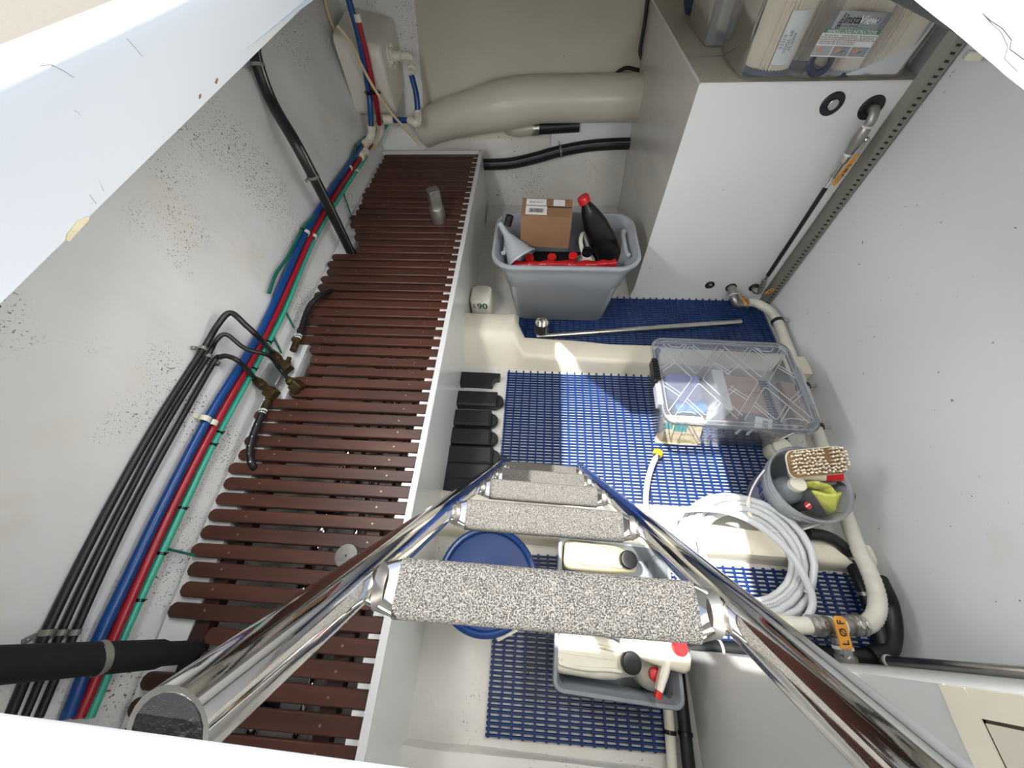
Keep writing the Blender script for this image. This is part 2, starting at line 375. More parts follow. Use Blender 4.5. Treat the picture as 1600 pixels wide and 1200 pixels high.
# the deck, with the hatch opening cut in it, and the hatch coaming standing round the hole
hole = [(-.41, -.07), (.50, -.07), (.50, .93), (-.03, .93), (-.264, 1.17), (-.36, 1.30), (-.41, 1.30)]
outer = [(-1.9, -1.3), (1.9, -1.3), (1.9, 1.0), (1.9, 3.6), (0.2, 3.6), (-.6, 3.6), (-1.9, 3.6)]
def slab(zb, zt):
    mb = MB(); n = len(hole)
    for z in (zb, zt):
        mb.add([V((x, y, z)) for x, y in outer] + [V((x, y, z)) for x, y in hole], [(i, (i+1) % n, n + (i+1) % n, n + i) for i in range(n)])
    return mb
struct('ceiling', slab(1.495, 1.5625), [M['white'], M['deck']])
bpy.data.objects['ceiling'].data.polygons.foreach_set('material_index', [0]*7 + [1]*7)
def left_co(y):
    k = (y - .173) / .755; lx, lz = -.391 - .039*k, 1.47 + .02*k
    return [(lx, y, lz), (-.397, y, 1.535), (-.397, y, 1.553), (-.402, y, 1.5625), (-.412, y, 1.567), (-.432, y, 1.568), (-.438, y, 1.564), (-.46, y, 1.50), (lx - .05, y, lz + .01)]
mb = MB(); mb.loft([left_co(-.25 + .05*i) for i in range(32)]); struct('trim_5', mb, M['coam'], smooth=50)
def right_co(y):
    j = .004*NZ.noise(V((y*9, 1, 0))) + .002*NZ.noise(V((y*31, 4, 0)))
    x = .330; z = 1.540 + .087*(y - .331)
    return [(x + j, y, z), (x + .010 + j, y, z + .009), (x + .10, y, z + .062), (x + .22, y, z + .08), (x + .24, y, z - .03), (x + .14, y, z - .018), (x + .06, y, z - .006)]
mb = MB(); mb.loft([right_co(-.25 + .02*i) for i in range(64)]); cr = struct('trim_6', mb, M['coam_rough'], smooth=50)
# chipped gelcoat on the left lip, crack in the right one (wear with a shape of its own)
def on_left(u, v):
    d = ray(u, v); t = (-.397 - EYE.x) / d.x; return EYE + t*d
def chip(pts, m):
    mb = MB(); q = [on_left(*p) for p in pts]; n = V((.0022, 0, 0))
    k = []
    for p in q:
        lc = left_co(p.y); f = max(0, min(1, (p.z - lc[0][2]) / (1.535 - lc[0][2]))); k.append(V((lerp(lc[0][0], -.4, f), p.y, p.z)))
    mb.loft([[p - n for p in k], [p + n*.5 for p in k]])
    return obj('chip', mb, m, bpy.data.objects['trim_5'], smooth=0)
chip([(98, 376), (100, 366), (118, 345), (135, 338), (137, 343), (118, 362), (104, 377)], M['bisc'])
chip([(348, 129), (351, 122), (354, 123), (352, 131)], M['card'])
chip([(322, 149), (325, 146), (326, 151), (323, 155)], M['card'])
mb = MB()
cp = [(1478, 0), (1490, 4), (1512, 14), (1530, 20), (1548, 36), (1566, 48), (1580, 66), (1577, 80), (1600, 97)]
pts = []
for (u, v) in cp:
    d = ray(u, v); p = None          # meet the sloping face of the right coaming
    n = V((.053, 0, -.090)); o = V((.340, 0, 1.555)); t = n.dot(o - EYE) / n.dot(d); pts.append(EYE + t*d + V((-.001, 0, .0012)))
mb.tube(pts, .0003, 5); obj('crack', mb, M['crackink'], bpy.data.objects['trim_6'])
for pts in ([(62, 103), (78, 101), (84, 104)], [(80, 101), (98, 110), (115, 121)], [(198, 60), (212, 76), (222, 88)], [(116, 172), (122, 176), (126, 180)], [(146, 268), (156, 282), (163, 299)], [(140, 304), (150, 318)]):
    q = []
    for u, v in pts:
        d = ray(u, v); t = (-.397 - EYE.x)/d.x; p = EYE + t*d
        if p.z < 1.535: c_ = left_co(p.y); f = (p.z - c_[0][2])/(1.535 - c_[0][2]); p.x = lerp(c_[0][0], -.397, f)
        q.append(p + V((.0002, 0, 0)))
    mb = MB(); mb.tube(q, .00028, 5); obj('scuff', mb, M['silver'], bpy.data.objects['trim_5'])
mb = MB(); mb.loft([[(x, y - (x + .165)*.024, z) for y, z in ((-.35, 1.42), (-.0455, 1.448), (-.0445, 1.452), (-.049, 1.462), (-.085, 1.515), (-.13, 1.548), (-.35, 1.56))] for x in [-.43 + .04*i for i in range(22)]])
struct('trim_7', mb, M['coam'], smooth=40)

# added fill lights, unseen under the deck, put in to brighten the hold
def fill_mat(k):
    m = bpy.data.materials.new('fill_glow'); m.use_nodes = True; b = m.node_tree.nodes['Principled BSDF']
    b.inputs['Base Color'].default_value = (.9, .9, .9, 1); b.inputs['Emission Color'].default_value = (1, .985, .96, 1); b.inputs['Emission Strength'].default_value = k; return m
def add_fill(c, L, Wd, d, xh, k, lab):
    c = V(c); R = frame(d, xh); t = thing('fill_light', lab, 'lamp', c)
    mb = MB(); mb.rbox(c - R @ V((0, 0, .025)), (L + .04, Wd + .04, .05), .02, .006, R); obj('housing', mb, M['plastic'], t)
    mb = MB(); mb.rbox(c + R @ V((0, 0, .004)), (L, Wd, .008), .015, .002, R); obj('fill_face', mb, fill_mat(k), t)
add_fill((.05, -.30, 1.42), .80, .16, (0, 1.3, -1), (1, 0, 0), FILL_NEAR, 'added unseen fill light under the deck behind the hatch sill')
add_fill((.75, .35, 1.43), .80, .14, (-.9, .1, -1), (0, 1, 0), FILL_SIDE, 'added unseen fill light under the deck to starboard of the hatch')
add_fill((-.72, .65, 1.43), .80, .14, (.9, .25, -1), (0, 1, 0), FILL_PORT, 'added unseen fill light under the deck to port of the hatch')
# ------------------------------------------------------------------ slatted shelf along the port side
def px_(y): return -.372 - .0125 * (y + .3)         # line of the front panel
shelf = thing('slatted_shelf', 'long white-fronted shelf topped with dark brown wooden slats along the hull', 'shelf', (-.72, 1.1, 0))
mb = MB(); n = 24
def pan(y, dx, z0, z1, th=.014): x = px_(y) + dx; return [V((x - th, y, z0)), V((x, y, z0)), V((x, y, z1)), V((x - th, y, z1))]
ys = [-.55 + 3.25*i/n for i in range(n + 1)]
mb.loft([pan(y, 0, -.01, .437) for y in ys]); obj('front_panel', mb, M['panel'], shelf, smooth=30)
mb = MB(); mb.loft([pan(y, .003, .437, .447, .022) for y in ys]); obj('edge_trim', mb, M['white'], shelf, smooth=30)
mb = MB(); mb.box((wall_x(2.7, .43) + .02, 2.685, .0), (px_(2.7), 2.70, .447)); obj('end_panel', mb, M['panel'], shelf)
for nm, f0, f1 in (('support_ledge', lambda y: px_(y) - .062, lambda y: px_(y) - .016), ('support_ledge', lambda y: wall_x(y, .43) + .012, lambda y: wall_x(y, .43) + .10)):
    mb = MB(); mb.loft([[V((f0(y), y, .36)), V((f1(y), y, .36)), V((f1(y), y, .412)), V((f0(y), y, .412))] for y in ys]); obj(nm, mb, M['white'], shelf)
for xj in (-.50, -.93):
    mb = MB(); mb.box((xj - .022, -.55, .375), (xj + .022, 2.68, .4115)); obj('joist', mb, M['darkwood'], shelf)
y = -.50; k = 0; slat_y = []
while y < 2.66:
    slat_y.append(y); y += .0535 + .0045 * max(0, min(1.6, y - .5)); k += 1
screws = MB(); rr = random.Random(4)
cut = [(1.60, 1.72, -.985), (1.72, 1.86, -1.03), (.72, .80, -.985), (.80, .92, -.95), (.92, 1.00, -.985), (.36, .395, -.92), (-.135, -.07, -.885)]
for y in slat_y:
    w = .0405 + rr.uniform(-.001, .0015) + .004*max(0, min(1, (y - 1) / 1.5))
    x0 = wall_x(y, .43) + .026 + rr.uniform(-.006, .012); x1 = px_(y) - .024
    for a, b, xx in cut:
        if a < y < b: x0 = xx + rr.uniform(-.01, .01)
    dz = rr.uniform(-.001, .001); t = rr.uniform(-.0025, .0025)
    mb = MB(); rings = []
    for x, kk in ((x0, .010), (x0 + .006, .003), (x0 + .014, 0), (x1 - .004, 0), (x1, .003)):
        h = w/2 - kk; e = .003; yy = y + t*(x - x0)
        rings.append([V((x, yy + p, .412 + dz + q)) for p, q in ((-h, 0), (h, 0), (h, .019 - e), (h - e, .019), (-h + e, .019), (-h, .019 - e))])
    mb.loft(rings); obj('slat', mb, M['wood'], shelf, smooth=30)
    for xj in (-.50, -.93):
        if x0 < xj - .02: screws.lathe([(0, .4318 + dz), (.0034, .4318 + dz), (.0034, .425)], (xj + rr.uniform(-.004, .004), y + rr.uniform(-.004, .004), 0), seg=8)
for ya, yb_ in zip(slat_y, slat_y[1:]):
    yc = (ya + yb_)/2; g_ = (yb_ - ya) - .0405 - .004*max(0, min(1, (ya - 1)/1.5)) - .002
    if g_ > .003:
        mb = MB(); mb.box((px_(yc) - .058, yc - g_/2, .408), (px_(yc) - .012, yc + g_/2, .4275)); obj('spacer', mb, M['white'], shelf, smooth=0)
s_ = obj('screw_heads', screws, M['screw'], shelf); s_['kind'] = 'stuff'
# steering gear glimpsed through the gaps
g = thing('steering_gear', 'chrome rods and dark fittings glimpsed beneath the shelf slats', 'machinery', (-.72, .4, 0))
for x, r in ((-.77, .022), (-.64, .013)):
    mb = MB(); mb.tube([(x, -.5, .25), (x + .03, 1.05, .25)], r, 14); obj('rod', mb, M['chrome'], g)
for yy in (-.25, .1, .33, .62, .86):
    mb = MB(); mb.rbox((-.765 + .02*yy, yy, .24), (.075, .05, .075), .012); obj('clamp', mb, M['blackgloss'], g)
for x, yy in ((-.72, .75), (-.62, .9), (-.70, 1.05)):
    mb = MB(); mb.tube(spline([(x, yy - .35, .15), (x + .04, yy - .1, .3), (x - .03, yy + .15, .28), (x + .02, yy + .4, .12)]), .009, 8); obj('cable', mb, M['black'], g)
mb = MB(); mb.rbox((-.70, .05, .08), (.12, .9, .16), .02); obj('bearer', mb, M['white'], g)
# rudder post head and knob standing through the slats
b0 = at(686, 344, z=.431)
post = thing('rudder_post_head', 'square-topped steel post standing up through the far shelf slats', 'post', b0)
mb = MB(); mb.lathe([(.042, -.02), (.042, .075), (.038, .082), (0, .082)], b0 + V((0, 0, 0)), seg=24); obj('shaft', mb, M['steeldull'], post)
mb = MB(); c = b0 + V((-.002, .01, .125)); mb.rbox(c, (.060, .060, .095), .004, .005, rz(28)); obj('square_head', mb, M['steeldull'], post)
b0 = at(562, 905, z=.40); b0.x, b0.y = -.535, .075
cap_c = at(540, 868, z=.50)
knob = thing('round_steel_post', 'round steel post with a drilled flat top rising through near slats', 'post', (cap_c.x + .003, cap_c.y - .004, .40))
mb = MB(); o = V((cap_c.x, cap_c.y, 0))
mb.lathe([(.034, .38), (.034, .493), (.032, .498), (.0035, .499), (.0035, .485), (0, .485)], o, seg=36); obj('shaft', mb, M['knob'], knob)
mb = MB(); mb.lathe([(.003, .4995), (0, .4995)], o, seg=10); obj('drilled_hole', mb, M['ink'], knob)

# ------------------------------------------------------------------ big white tank housing, starboard side aft
TX0, TX1, TY, TZ = .590, 1.392, 1.773, 1.093
tank = thing('tank_housing', 'tall white painted tank housing with pipe ports, beside the grey tote', 'tank', (1.0, 2.2, 0))
mb = MB()
def tk(z, e): return [V((TX0 + e, TY + e*.5, z)), V((TX1 - .005, TY + e*.5, z)), V((TX1 - .005, 2.675 + .37*z, z)), V((TX0 + e, 2.675 + .37*z, z))]
mb.loft([tk(-.01, -.012), tk(.03, -.010), tk(.065, -.002), tk(.09, 0), tk(TZ - .006, 0), tk(TZ, .006)])
o = obj('body', mb, [M['tank'], M['tankside'], M['cream']], tank, smooth=25)
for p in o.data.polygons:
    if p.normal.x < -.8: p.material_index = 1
    elif p.normal.z > .8: p.material_index = 2
mb = MB(); mb.tube([(TX0 + .3, 2.07, TZ + .0005), (TX0 + .01, 2.06, TZ + .0005)], .0016, 5); obj('top_seam', mb, M['greyink'], tank)
def grommet(u, v, r, ri, boss=True):
    c = at(u, v, y=TY)
    mb = MB(); mb.lathe([(r, 0), (r, .004), (r*.9, .007), (ri*1.1, .007), (ri, .004), (ri, 0)], c, (0, -1, 0), 28); g = obj('grommet', mb, M['black'], tank)
    if boss:
        mb = MB(); mb.lathe([(ri, 0), (ri, .012), (ri*.8, .014), (0, .014)], c, (0, -1, 0), 20); obj('plug', mb, M['steel'], g)
    return c
ga = grommet(1300, 162, .040, .018); gb = grommet(1361, 168, .042, .018, False)
gc = grommet(1109, 445, .026, .013); gd = grommet(1142, 449, .030, .015, False); ge = grommet(1178, 449, .028, .013, False)
def lever(root, p, q, width=.020, th=.004, nrm=(0, -1, 0), label=None, plain=0.0):
    p, q = V(p), V(q); d = (q - p); L = d.length; X = d.normalized(); N = V(nrm); N = (N - N.dot(X)*X).normalized(); Y = N.cross(X)
    def strip(a, b, w, name, m, lift):
        mb = MB(); rings = []
        for s_ in (0, 1):
            rings.append([p + X*(a*L + e) + Y*f + N*(lift + s_*th) for e, f in ((0, -w/2*.9), ((b-a)*L*.9, -w/2), ((b-a)*L, -w/4), ((b-a)*L, w/4), ((b-a)*L*.9, w/2), (0, w/2*.9))])
        mb.loft(rings); return obj(name, mb, m, root)
    h = strip(0, .45, width*.7, 'lever', M['steel'], 0); sl = strip(.3, 1, width, 'lever_sleeve', M['orange'], .001)
    if label:
        c = p + X*(.65*L) + N*(th + .0022); text(label, width*.8, c, X, Y, M['ink'], sl, 'marking', .0004, bold=.0005)
# upper valve: elbow, ball valve, tail, clear tube
v1 = thing('ball_valve', 'grey ball valve with orange lever high on the tank front', 'valve', gb)
y0 = TY - .045
mb = MB(); mb.tube(spline([gb + V((0, .0, 0)), gb + V((0, -.03, -.002)), gb + V((.0, -.045, -.025)), gb + V((-.001, -.045, -.05))], 5), .017, 12); obj('elbow', mb, M['steeldull'], v1)
for s_, zz in ((.0185, -.042), (.0175, -.145)):
    mb = MB(); mb.lathe([(s_, 0), (s_, .007)], gb + V((0, -.045, zz)), (0, 0, -1), 14, c0=True, c1=True); obj('thread_tape', mb, M['paper'], v1)
mb = MB(); mb.lathe([(.017, 0), (.020, .01), (.022, .035), (.022, .055), (.017, .085), (.017, .10)], gb + V((0, -.045, -.05)), (0, 0, -1), 16, c0=True, c1=True); obj('body', mb, M['steeldull'], v1)
mb = MB(); mb.lathe([(.015, 0), (.017, .006), (.017, .03), (.012, .034), (.012, .08), (.015, .082), (.015, .09)], gb + V((0, -.045, -.15)), (0, 0, -1), 14, c0=True, c1=True); obj('tail', mb, M['steel'], v1)
mb = MB(); mb.lathe([(.009, 0), (.011, .012), (.006, .016)], gb + V((.018, -.05, -.09)), (1, -1, 0), 10, c1=True); obj('stem_nut', mb, M['steel'], v1)
lever(v1, gb + V((.026, -.062, -.085)), gb + V((.0, -.075, -.26)), .026, .005, (.3, -1, 0), 'L Ø F')
tb = at(1200, 430, y=TY - .045)
sg = thing('sight_tube', 'thin dark clear tube running vertically up the tank front', 'tube', tb)
top = gb + V((0, -.045, -.235))
mb = MB(); mb.tube([top, top.lerp(tb, .5) + V((.002, 0, 0)), tb], .0105, 12); obj('tube', mb, M['black'], sg)
mb = MB(); mb.tube([top + V((.006, -.0085, -.05)), tb + V((.006, -.0085, .03))], .0022, 6); obj('pale_stripe', mb, M['greyink'], sg)
mb = MB(); mb.lathe([(.0125, 0), (.0125, .05)], top, (0, 0, -1), 14, c0=True, c1=True); obj('ferrule', mb, M['chrome'], sg)
mb = MB(); mb.lathe([(.0125, 0), (.0125, .04)], tb, (0, 0, -1), 14, c0=True, c1=True); obj('ferrule', mb, M['chrome'], sg)
v2 = thing('ball_valve', 'small grey valve with orange lever at the foot of the thin tube', 'valve', ge)
mb = MB(); mb.tube(spline([ge, ge + V((0, -.035, 0)), ge + V((.012, -.045, .02)), tb + V((0, 0, -.03))], 5), .015, 12); obj('body', mb, M['steeldull'], v2)
mb = MB(); mb.lathe([(.016, -.004), (.016, .004)], ge + V((.006, -.03, .0)), (0, -1, 0), 12, c0=True, c1=True); obj('thread_tape', mb, M['paper'], v2)
lever(v2, ge + V((.03, -.06, -.005)), ge + V((.062, -.07, .055)), .022, .005, (0, -1, .4), 'L Ø F')
v3 = thing('ball_valve', 'grey valve with orange lever feeding the white ribbed hose', 'valve', gd)
h0 = gd + V((.085, -.10, -.035))
mb = MB(); mb.tube(spline([gd, gd + V((.0, -.04, 0)), gd + V((.004, -.085, -.012)), gd + V((.02, -.105, -.03)), gd + V((.05, -.105, -.035))], 6), .023, 14); obj('body', mb, M['steeldull'], v3)
mb = MB(); mb.lathe([(.025, 0), (.025, .006)], gd + V((.002, -.062, -.006)), (.05, -1, -.2), 16, c0=True, c1=True); obj('thread_tape', mb, M['paper'], v3)
mb = MB(); mb.lathe([(.020, 0), (.020, .022), (.024, .023), (.024, .035)], gd + V((.05, -.105, -.035)), (1, 0, 0), 16, c0=True, c1=True); obj('tail', mb, M['steel'], v3)
lever(v3, gd + V((.018, -.075, .022)), gd + V((.045, -.16, .012)), .030, .005, (.35, -.2, 1), 'L Ø F')

# ------------------------------------------------------------------ slotted steel channel in the corner
cx, cy = 1.360, 1.772
ch = thing('slotted_channel', 'grey slotted steel channel standing in the corner right of the tank', 'channel', (cx, cy - .02, .0))
mb = MB(); zt = 1.36
P0 = [V((TX1 - .035, 1.7715, 0)), V((TX1 - .012, 1.745, 0)), V((1.408, 1.728, 0))]
mb.loft([[P0[0] + V((0, 0, z)), P0[1] + V((0, 0, z)), P0[1] + V((.002, .002, z)), P0[0] + V((.003, .001, z))] for z in (.0, zt)]); obj('web', mb, M['galv'], ch, smooth=0)
a, b = P0[1], P0[2]; d = (b - a).normalized(); nrm = V((-d.y, d.x, 0)); L = (b - a).length
mb = MB()
def bar(s0, s1, z0, z1): mb.loft([[a + d*s0*L + V((0,0,z)), a + d*s1*L + V((0,0,z)), a + d*s1*L + nrm*.002 + V((0,0,z)), a + d*s0*L + nrm*.002 + V((0,0,z))] for z in (z0, z1)])
bar(0, .32, 0, zt); bar(.74, 1, 0, zt); z = .0
while z < zt - .02: bar(.32, .74, z, z + .0135); z += .0215
obj('slotted_flange', mb, M['galv'], ch, smooth=0)
mb = MB(); mb.loft([[a + d*.1*L + nrm*.004 + V((0,0,z)), a + d*.95*L + nrm*.004 + V((0,0,z)), a + d*.95*L + nrm*.010 + V((0,0,z)), a + d*.1*L + nrm*.010 + V((0,0,z))] for z in (0, zt)]); obj('slot_shade', mb, M['black'], ch, smooth=0)  # black strip put in for the shade inside the slots
c = at(1512, 82, x=1.36); 
mb = MB(); mb.rbox(c + V((0, -.03, 0)), (.045, .03, .022), .005, .003, rz(-20)); solo('channel_clip', mb, M['plastic'], 'small white plastic clip at the top of the slotted channel', 'clip')

# ------------------------------------------------------------------ near starboard locker
lk = thing('white_locker', 'white painted locker side with a cream door panel, nearest on the right', 'locker', (.9, -.35, 0))
LX, LY = .572, -.028
mb = MB(); mb.box((LX, -.66, -.005), (1.22, LY, .985)); mb.box((LX + .004, -.66, .985), (1.22, LY, 1.44)); obj('side_panel', mb, M['locker'], lk, smooth=0)
mb = MB()
mb.loft([[V((LX - .006, y, z)) + V((.002*NZ.noise(V((y*30, z*30, 0))), 0, 0)) for y, z in ((q, .985), (q, 1.022))] + [V((LX + .004, q, 1.024)), V((LX + .004, q, .983))] for q in [LY - .0005 - .02*i for i in range(32)]]); obj('lower_rail', mb, M['curb'], lk)
mb = MB(); mb.box((LX - .006, LY - .030, 1.022), (LX + .004, LY - .0005, 1.43)); obj('stile', mb, M['curb'], lk)
mb = MB(); mb.box((LX - .005, -.65, 1.026), (LX + .003, LY - .034, 1.42)); obj('door_panel', mb, M['cream'], lk, smooth=0)
mb = MB(); mb.box((LX - .0035, -.65, 1.0215), (LX + .003, LY - .029, 1.0265)); mb.box((LX - .0035, LY - .0345, 1.0215), (LX + .003, LY - .0295, 1.42)); obj('joint', mb, M['crackink'], lk, smooth=0)

# ------------------------------------------------------------------ stainless ladder
RW = [(.2295, V((.0195, .022, 1.258)))]
def onlad(u, v, d): return EYE + _w((u - 800)/F, (v - 600)/F, 1) * d
lad = thing('ladder', 'polished stainless ladder with five grit-taped rungs leading down from the hatch', 'ladder', (.04, .58, 0))
R5 = [(475, (620, 916), (1092, 955)), (255, (722, 803), (977, 822)), (170, (763, 765), (932, 773)), (127, (784, 741), (911, 748)), (105, (793, 728), (898, 733))]
ax = _w(46/F, 76/F, 1).normalized()
dl = onlad(590, 897, .34); dr = onlad(1150, 942, .34)
TL, TR = onlad(620, 916, .339), onlad(1092, 955, .339)
X = (TR - TL).normalized(); mid = (TL + TR) / 2
fwd = X.cross(V((0, 0, 1))).normalized()*-1
if fwd.y < 0: fwd = -fwd
up = X.cross(fwd)
if up.z < 0: up = -up
foot_t = (mid.z - .012) / -ax.z
HW = .1785; RR = .0205
rungs = [mid + ax * s_ for s_ in (0, .315, .620, .925, 1.215)]
for s_ in (-1, 1):
    mb = MB(); p0 = mid + X*s_*HW - ax*(.172 if s_ < 0 else .235); p1 = mid + X*s_*HW + ax*foot_t
    mb.tube([p0, p0.lerp(p1, .3), p0.lerp(p1, .6), p1], RR, 28); r = obj('rail', mb, M['chrome'], lad, smooth=60)
    mb = MB(); mb.tube([p0 - ax*.0004, p0 + ax*.0004], RR - .003, 20); obj('open_end', mb, M['block'], r)
    mb = MB(); mb.tube([p1 - ax*.001, p1 + ax*.012], RR + .004, 20); obj('rubber_foot', mb, M['black'], r)
def sect(c, hw, hh, k=.35):
    pts = []
    for a_ in range(20):
        t = 2*pi*a_/20; cs, sn = cos(t), sin(t)
        pts.append(c + fwd*(hw*(abs(cs)**k)*(1 if cs >= 0 else -1)) + up*(hh*(abs(sn)**k)*(1 if sn >= 0 else -1)))
    return pts
for i, c in enumerate(rungs):
    q = MB(); rings = []
    for x, hw, hh, kk in ((-HW + .012, .017, .012, .9), (-.155, .021, .0115, .8), (-.141, .0245, .0115, .5), (.141, .0245, .0115, .5), (.155, .021, .0115, .8), (HW - .012, .017, .012, .9)):
        rings.append(sect(c + X*x - up*.012, hw, hh, kk))
    q.loft(rings); rg = obj('rung', q, M['chrome'], lad, smooth=50)
    q = MB(); q.loft([sect(c + X*x - up*.0115, .0258, .0128, .5) for x in (-.140, -.139, -.05, .05, .1385, .1395)]); obj('grit_tape', q, M['grit'], rg, smooth=50)
    for s_ in (-1, 1):
        q = MB(); q.lathe([(.021, 0), (.0195, .005), (.0165, .009)], c + X*s_*(HW - .0195) - up*.012, X*-s_, 20); obj('weld', q, M['steeldull'], rg)
# ------------------------------------------------------------------ port side plumbing along the hull
def wall_run(pts, off): return spline([at_wall(u, v, off) for u, v in pts], 7)
def run(name, pts, off, r, m, label, cat, group=None, seg=12, ties=(), tie_m=None):
    P = wall_run(pts, off) if isinstance(pts[0][0], (int, float)) and len(pts[0]) == 2 else spline(pts, 7)
    t = thing(name, label, cat, P[len(P)//2], group)
    mb = MB(); mb.tube(P, r, seg); obj('pipe_run', mb, m, t, smooth=60)
    for q in ties:
        i = min(range(len(P)), key=lambda k: (P[k] - at_wall(q[0], q[1], off)).length); i = max(1, min(len(P) - 2, i))
        d = (P[i+1] - P[i-1]).normalized()
        mb = MB(); mb.lathe([(r + .0005, -.004), (r + .002, -.003), (r + .002, .003), (r + .0005, .004)], P[i], d, 14)
        mb.tube([P[i] + V((r, 0, .002)), P[i] + V((r + .012, .004, .004))], .002, 6); obj('cable_tie', mb, M['blackgloss'], t); 
        t.children[-1]['kind'] = 'stuff'
    return t, P
run('water_pipe', [(105, 1122), (150, 1007), (204, 893), (259, 780), (330, 645), (404, 524), (452, 420), (476, 366), (508, 312), (540, 264), (566, 226)], .026, .0140, M['bluepipe'], 'blue water pipe running the length of the hull side above the slats', 'pipe')
run('water_pipe', [(123, 1122), (182, 986), (229, 880), (276, 780), (334, 668), (416, 520), (463, 420), (486, 370), (518, 314), (552, 262), (580, 226)], .026, .0125, M['redpipe'], 'red water pipe running between the blue pipe and the teal cable', 'pipe')
run('cable', [(139, 1122), (196, 986), (245, 880), (292, 780), (342, 676), (427, 520), (448, 476), (486, 384), (524, 318), (556, 268), (572, 244)], .018, .0110, M['teal'], 'teal cable running below the red pipe with black cable ties', 'cable', ties=[(218, 945), (252, 862), (284, 790), (325, 700), (345, 668), (420, 532), (392, 575)])
run('cable', [(420, 458), (431, 428), (448, 404), (462, 378), (474, 356), (494, 334), (512, 306), (528, 284), (544, 262), (556, 230), (572, 214)], .03, .0075, M['green'], 'thin dark green cable looping above the blue pipe', 'cable', ties=[(472, 358), (519, 270), (558, 232)])
for a, b, lab in (((444, 482), (459, 512), 'short green cord from teal cable down to the slats, upper one'), ((424, 520), (440, 552), 'short green cord with a clip ending beside the brass fitting'), ((262, 858), (304, 868), 'short green cord reaching the slats at lower left'), ((536, 300), (549, 338), 'short green cord beside the vertical black hose')):
    p, q = at_wall(*a, .02), at(*b, z=.436)
    mb = MB(); mb.tube(spline([p, p.lerp(q, .5) + V((0, .0, -.006)), q]), .0042, 6); solo('cord', mb, M['green'], lab, 'cord')
# three black hydraulic hoses
def hyd(pts, r, lab):
    P = []
    for u, v, o in pts: P.append(at_wall(u, v, o) if o < .3 else at(u, v, z=o))
    P = spline(P, 8); t = thing('hydraulic_hose', lab, 'hose', P[len(P)//2], 'black hydraulic hoses on the hull side')
    mb = MB(); mb.tube(P, r, 12); obj('hose_run', mb, M['black'], t, smooth=60); return P
hyd([(14, 1122, .015), (62, 1010, .015), (118, 893, .015), (178, 778, .015), (248, 655, .015), (318, 545, .015), (340, 508, .05), (360, 489, .08), (384, 508, .12), (404, 527, .13), (426, 551, .475)], .0100, 'upper of three black hoses, arching highest over the coloured pipes')
hyd([(38, 1122, .013), (86, 1010, .013), (140, 893, .013), (198, 778, .013), (260, 662, .013), (325, 556, .013), (338, 532, .05), (354, 523, .07), (384, 545, .11), (420, 556, .14), (436, 575, .49), (452, 594, .465)], .0076, 'middle of three black hoses, the thinnest, with a kinked arch')
hyd([(60, 1122, .013), (108, 1010, .013), (160, 893, .013), (216, 778, .013), (276, 668, .013), (333, 568, .013), (344, 558, .045), (357, 557, .07), (376, 567, .10), (400, 593, .475)], .0086, 'lower of three black hoses, with the shortest arch')
def pclip(name, c, d, r, lab, tail=V((0, 0, .03)), m='galv'):
    t = thing(name, lab, 'clip', c); d = V(d).normalized()
    mb = MB(); mb.lathe([(r, -.006), (r + .0022, -.006), (r + .0022, .006), (r, .006), (r, -.006)], c, d, 20); obj('band', mb, M[m], t)
    n = V(tail).normalized(); p = c + n*(r + .002)
    mb = MB(); R = frame(V((1, 0, .15)), n); mb.rbox(p + n*.010 + V((-.006, 0, 0)), (.024, .013, .003), .003, .0005, R); obj('tab', mb, M[m], t)
    mb = MB(); mb.lathe([(.004, 0), (.004, .003), (.002, .0045), (0, .0045)], p + n*.013 + V((-.004, 0, 0)), (1, 0, .15), 8); obj('screw', mb, M['steel'], t)
for (u, v), r, lab in (((310, 545), .0110, 'metal pipe clip holding the upper black hose below its arch'), ((326, 557), .0085, 'metal pipe clip holding the middle black hose below its arch'), ((338, 567), .0095, 'metal pipe clip holding the lower black hose below its arch')):
    a = at_wall(u + 6, v - 11, .015); b = at_wall(u - 6, v + 11, .015); c = at_wall(u + 7, v, .015) if r > .0105 else at_wall(u, v, .013); pclip('pipe_clip', c, a - b, r, lab, V((-.1, -.4, .6)))
for i, (u, r) in enumerate(((73, .0110), (96, .0085), (117, .0095))):
    c = at_wall(u, 988, .015 if i == 0 else .013); pclip('pipe_clip', c, at_wall(u + 8, 970, .015) - at_wall(u - 8, 1006, .015), r, 'metal pipe clip on the %s black hose beside the fat hose' % ('upper', 'middle', 'lower')[i], V((-.1, -.4, .6)))
for (u, v), lab in (((320, 655), 'pale clip over the blue and red pipes at mid wall'), ((478, 364), 'pale clip over the blue and red pipes near the thin green loop'), ((546, 263), 'pale clip over the blue and red pipes near the far corner')):
    c = at_wall(u, v, .03); c2 = at_wall(u + 12, v + 6, .03); d = at_wall(u + 12, v - 22, .03) - at_wall(u - 12, v + 22, .03)
    t = thing('pipe_clip', lab, 'clip', c); d = d.normalized()
    for cc, rr_ in ((c, .0145), (c2, .0130)):
        mb = MB(); mb.lathe([(rr_, -.009), (rr_ + .002, -.009), (rr_ + .002, .009), (rr_, .009)], cc, d, 16); obj('band', mb, M['plastic'], t)
    mb = MB(); mb.rbox(at_wall(u - 11, v - 4, .008), (.03, .016, .004), .004, .001, frame((1, 0, .15), (0, 0, 1))); obj('tab', mb, M['plastic'], t)
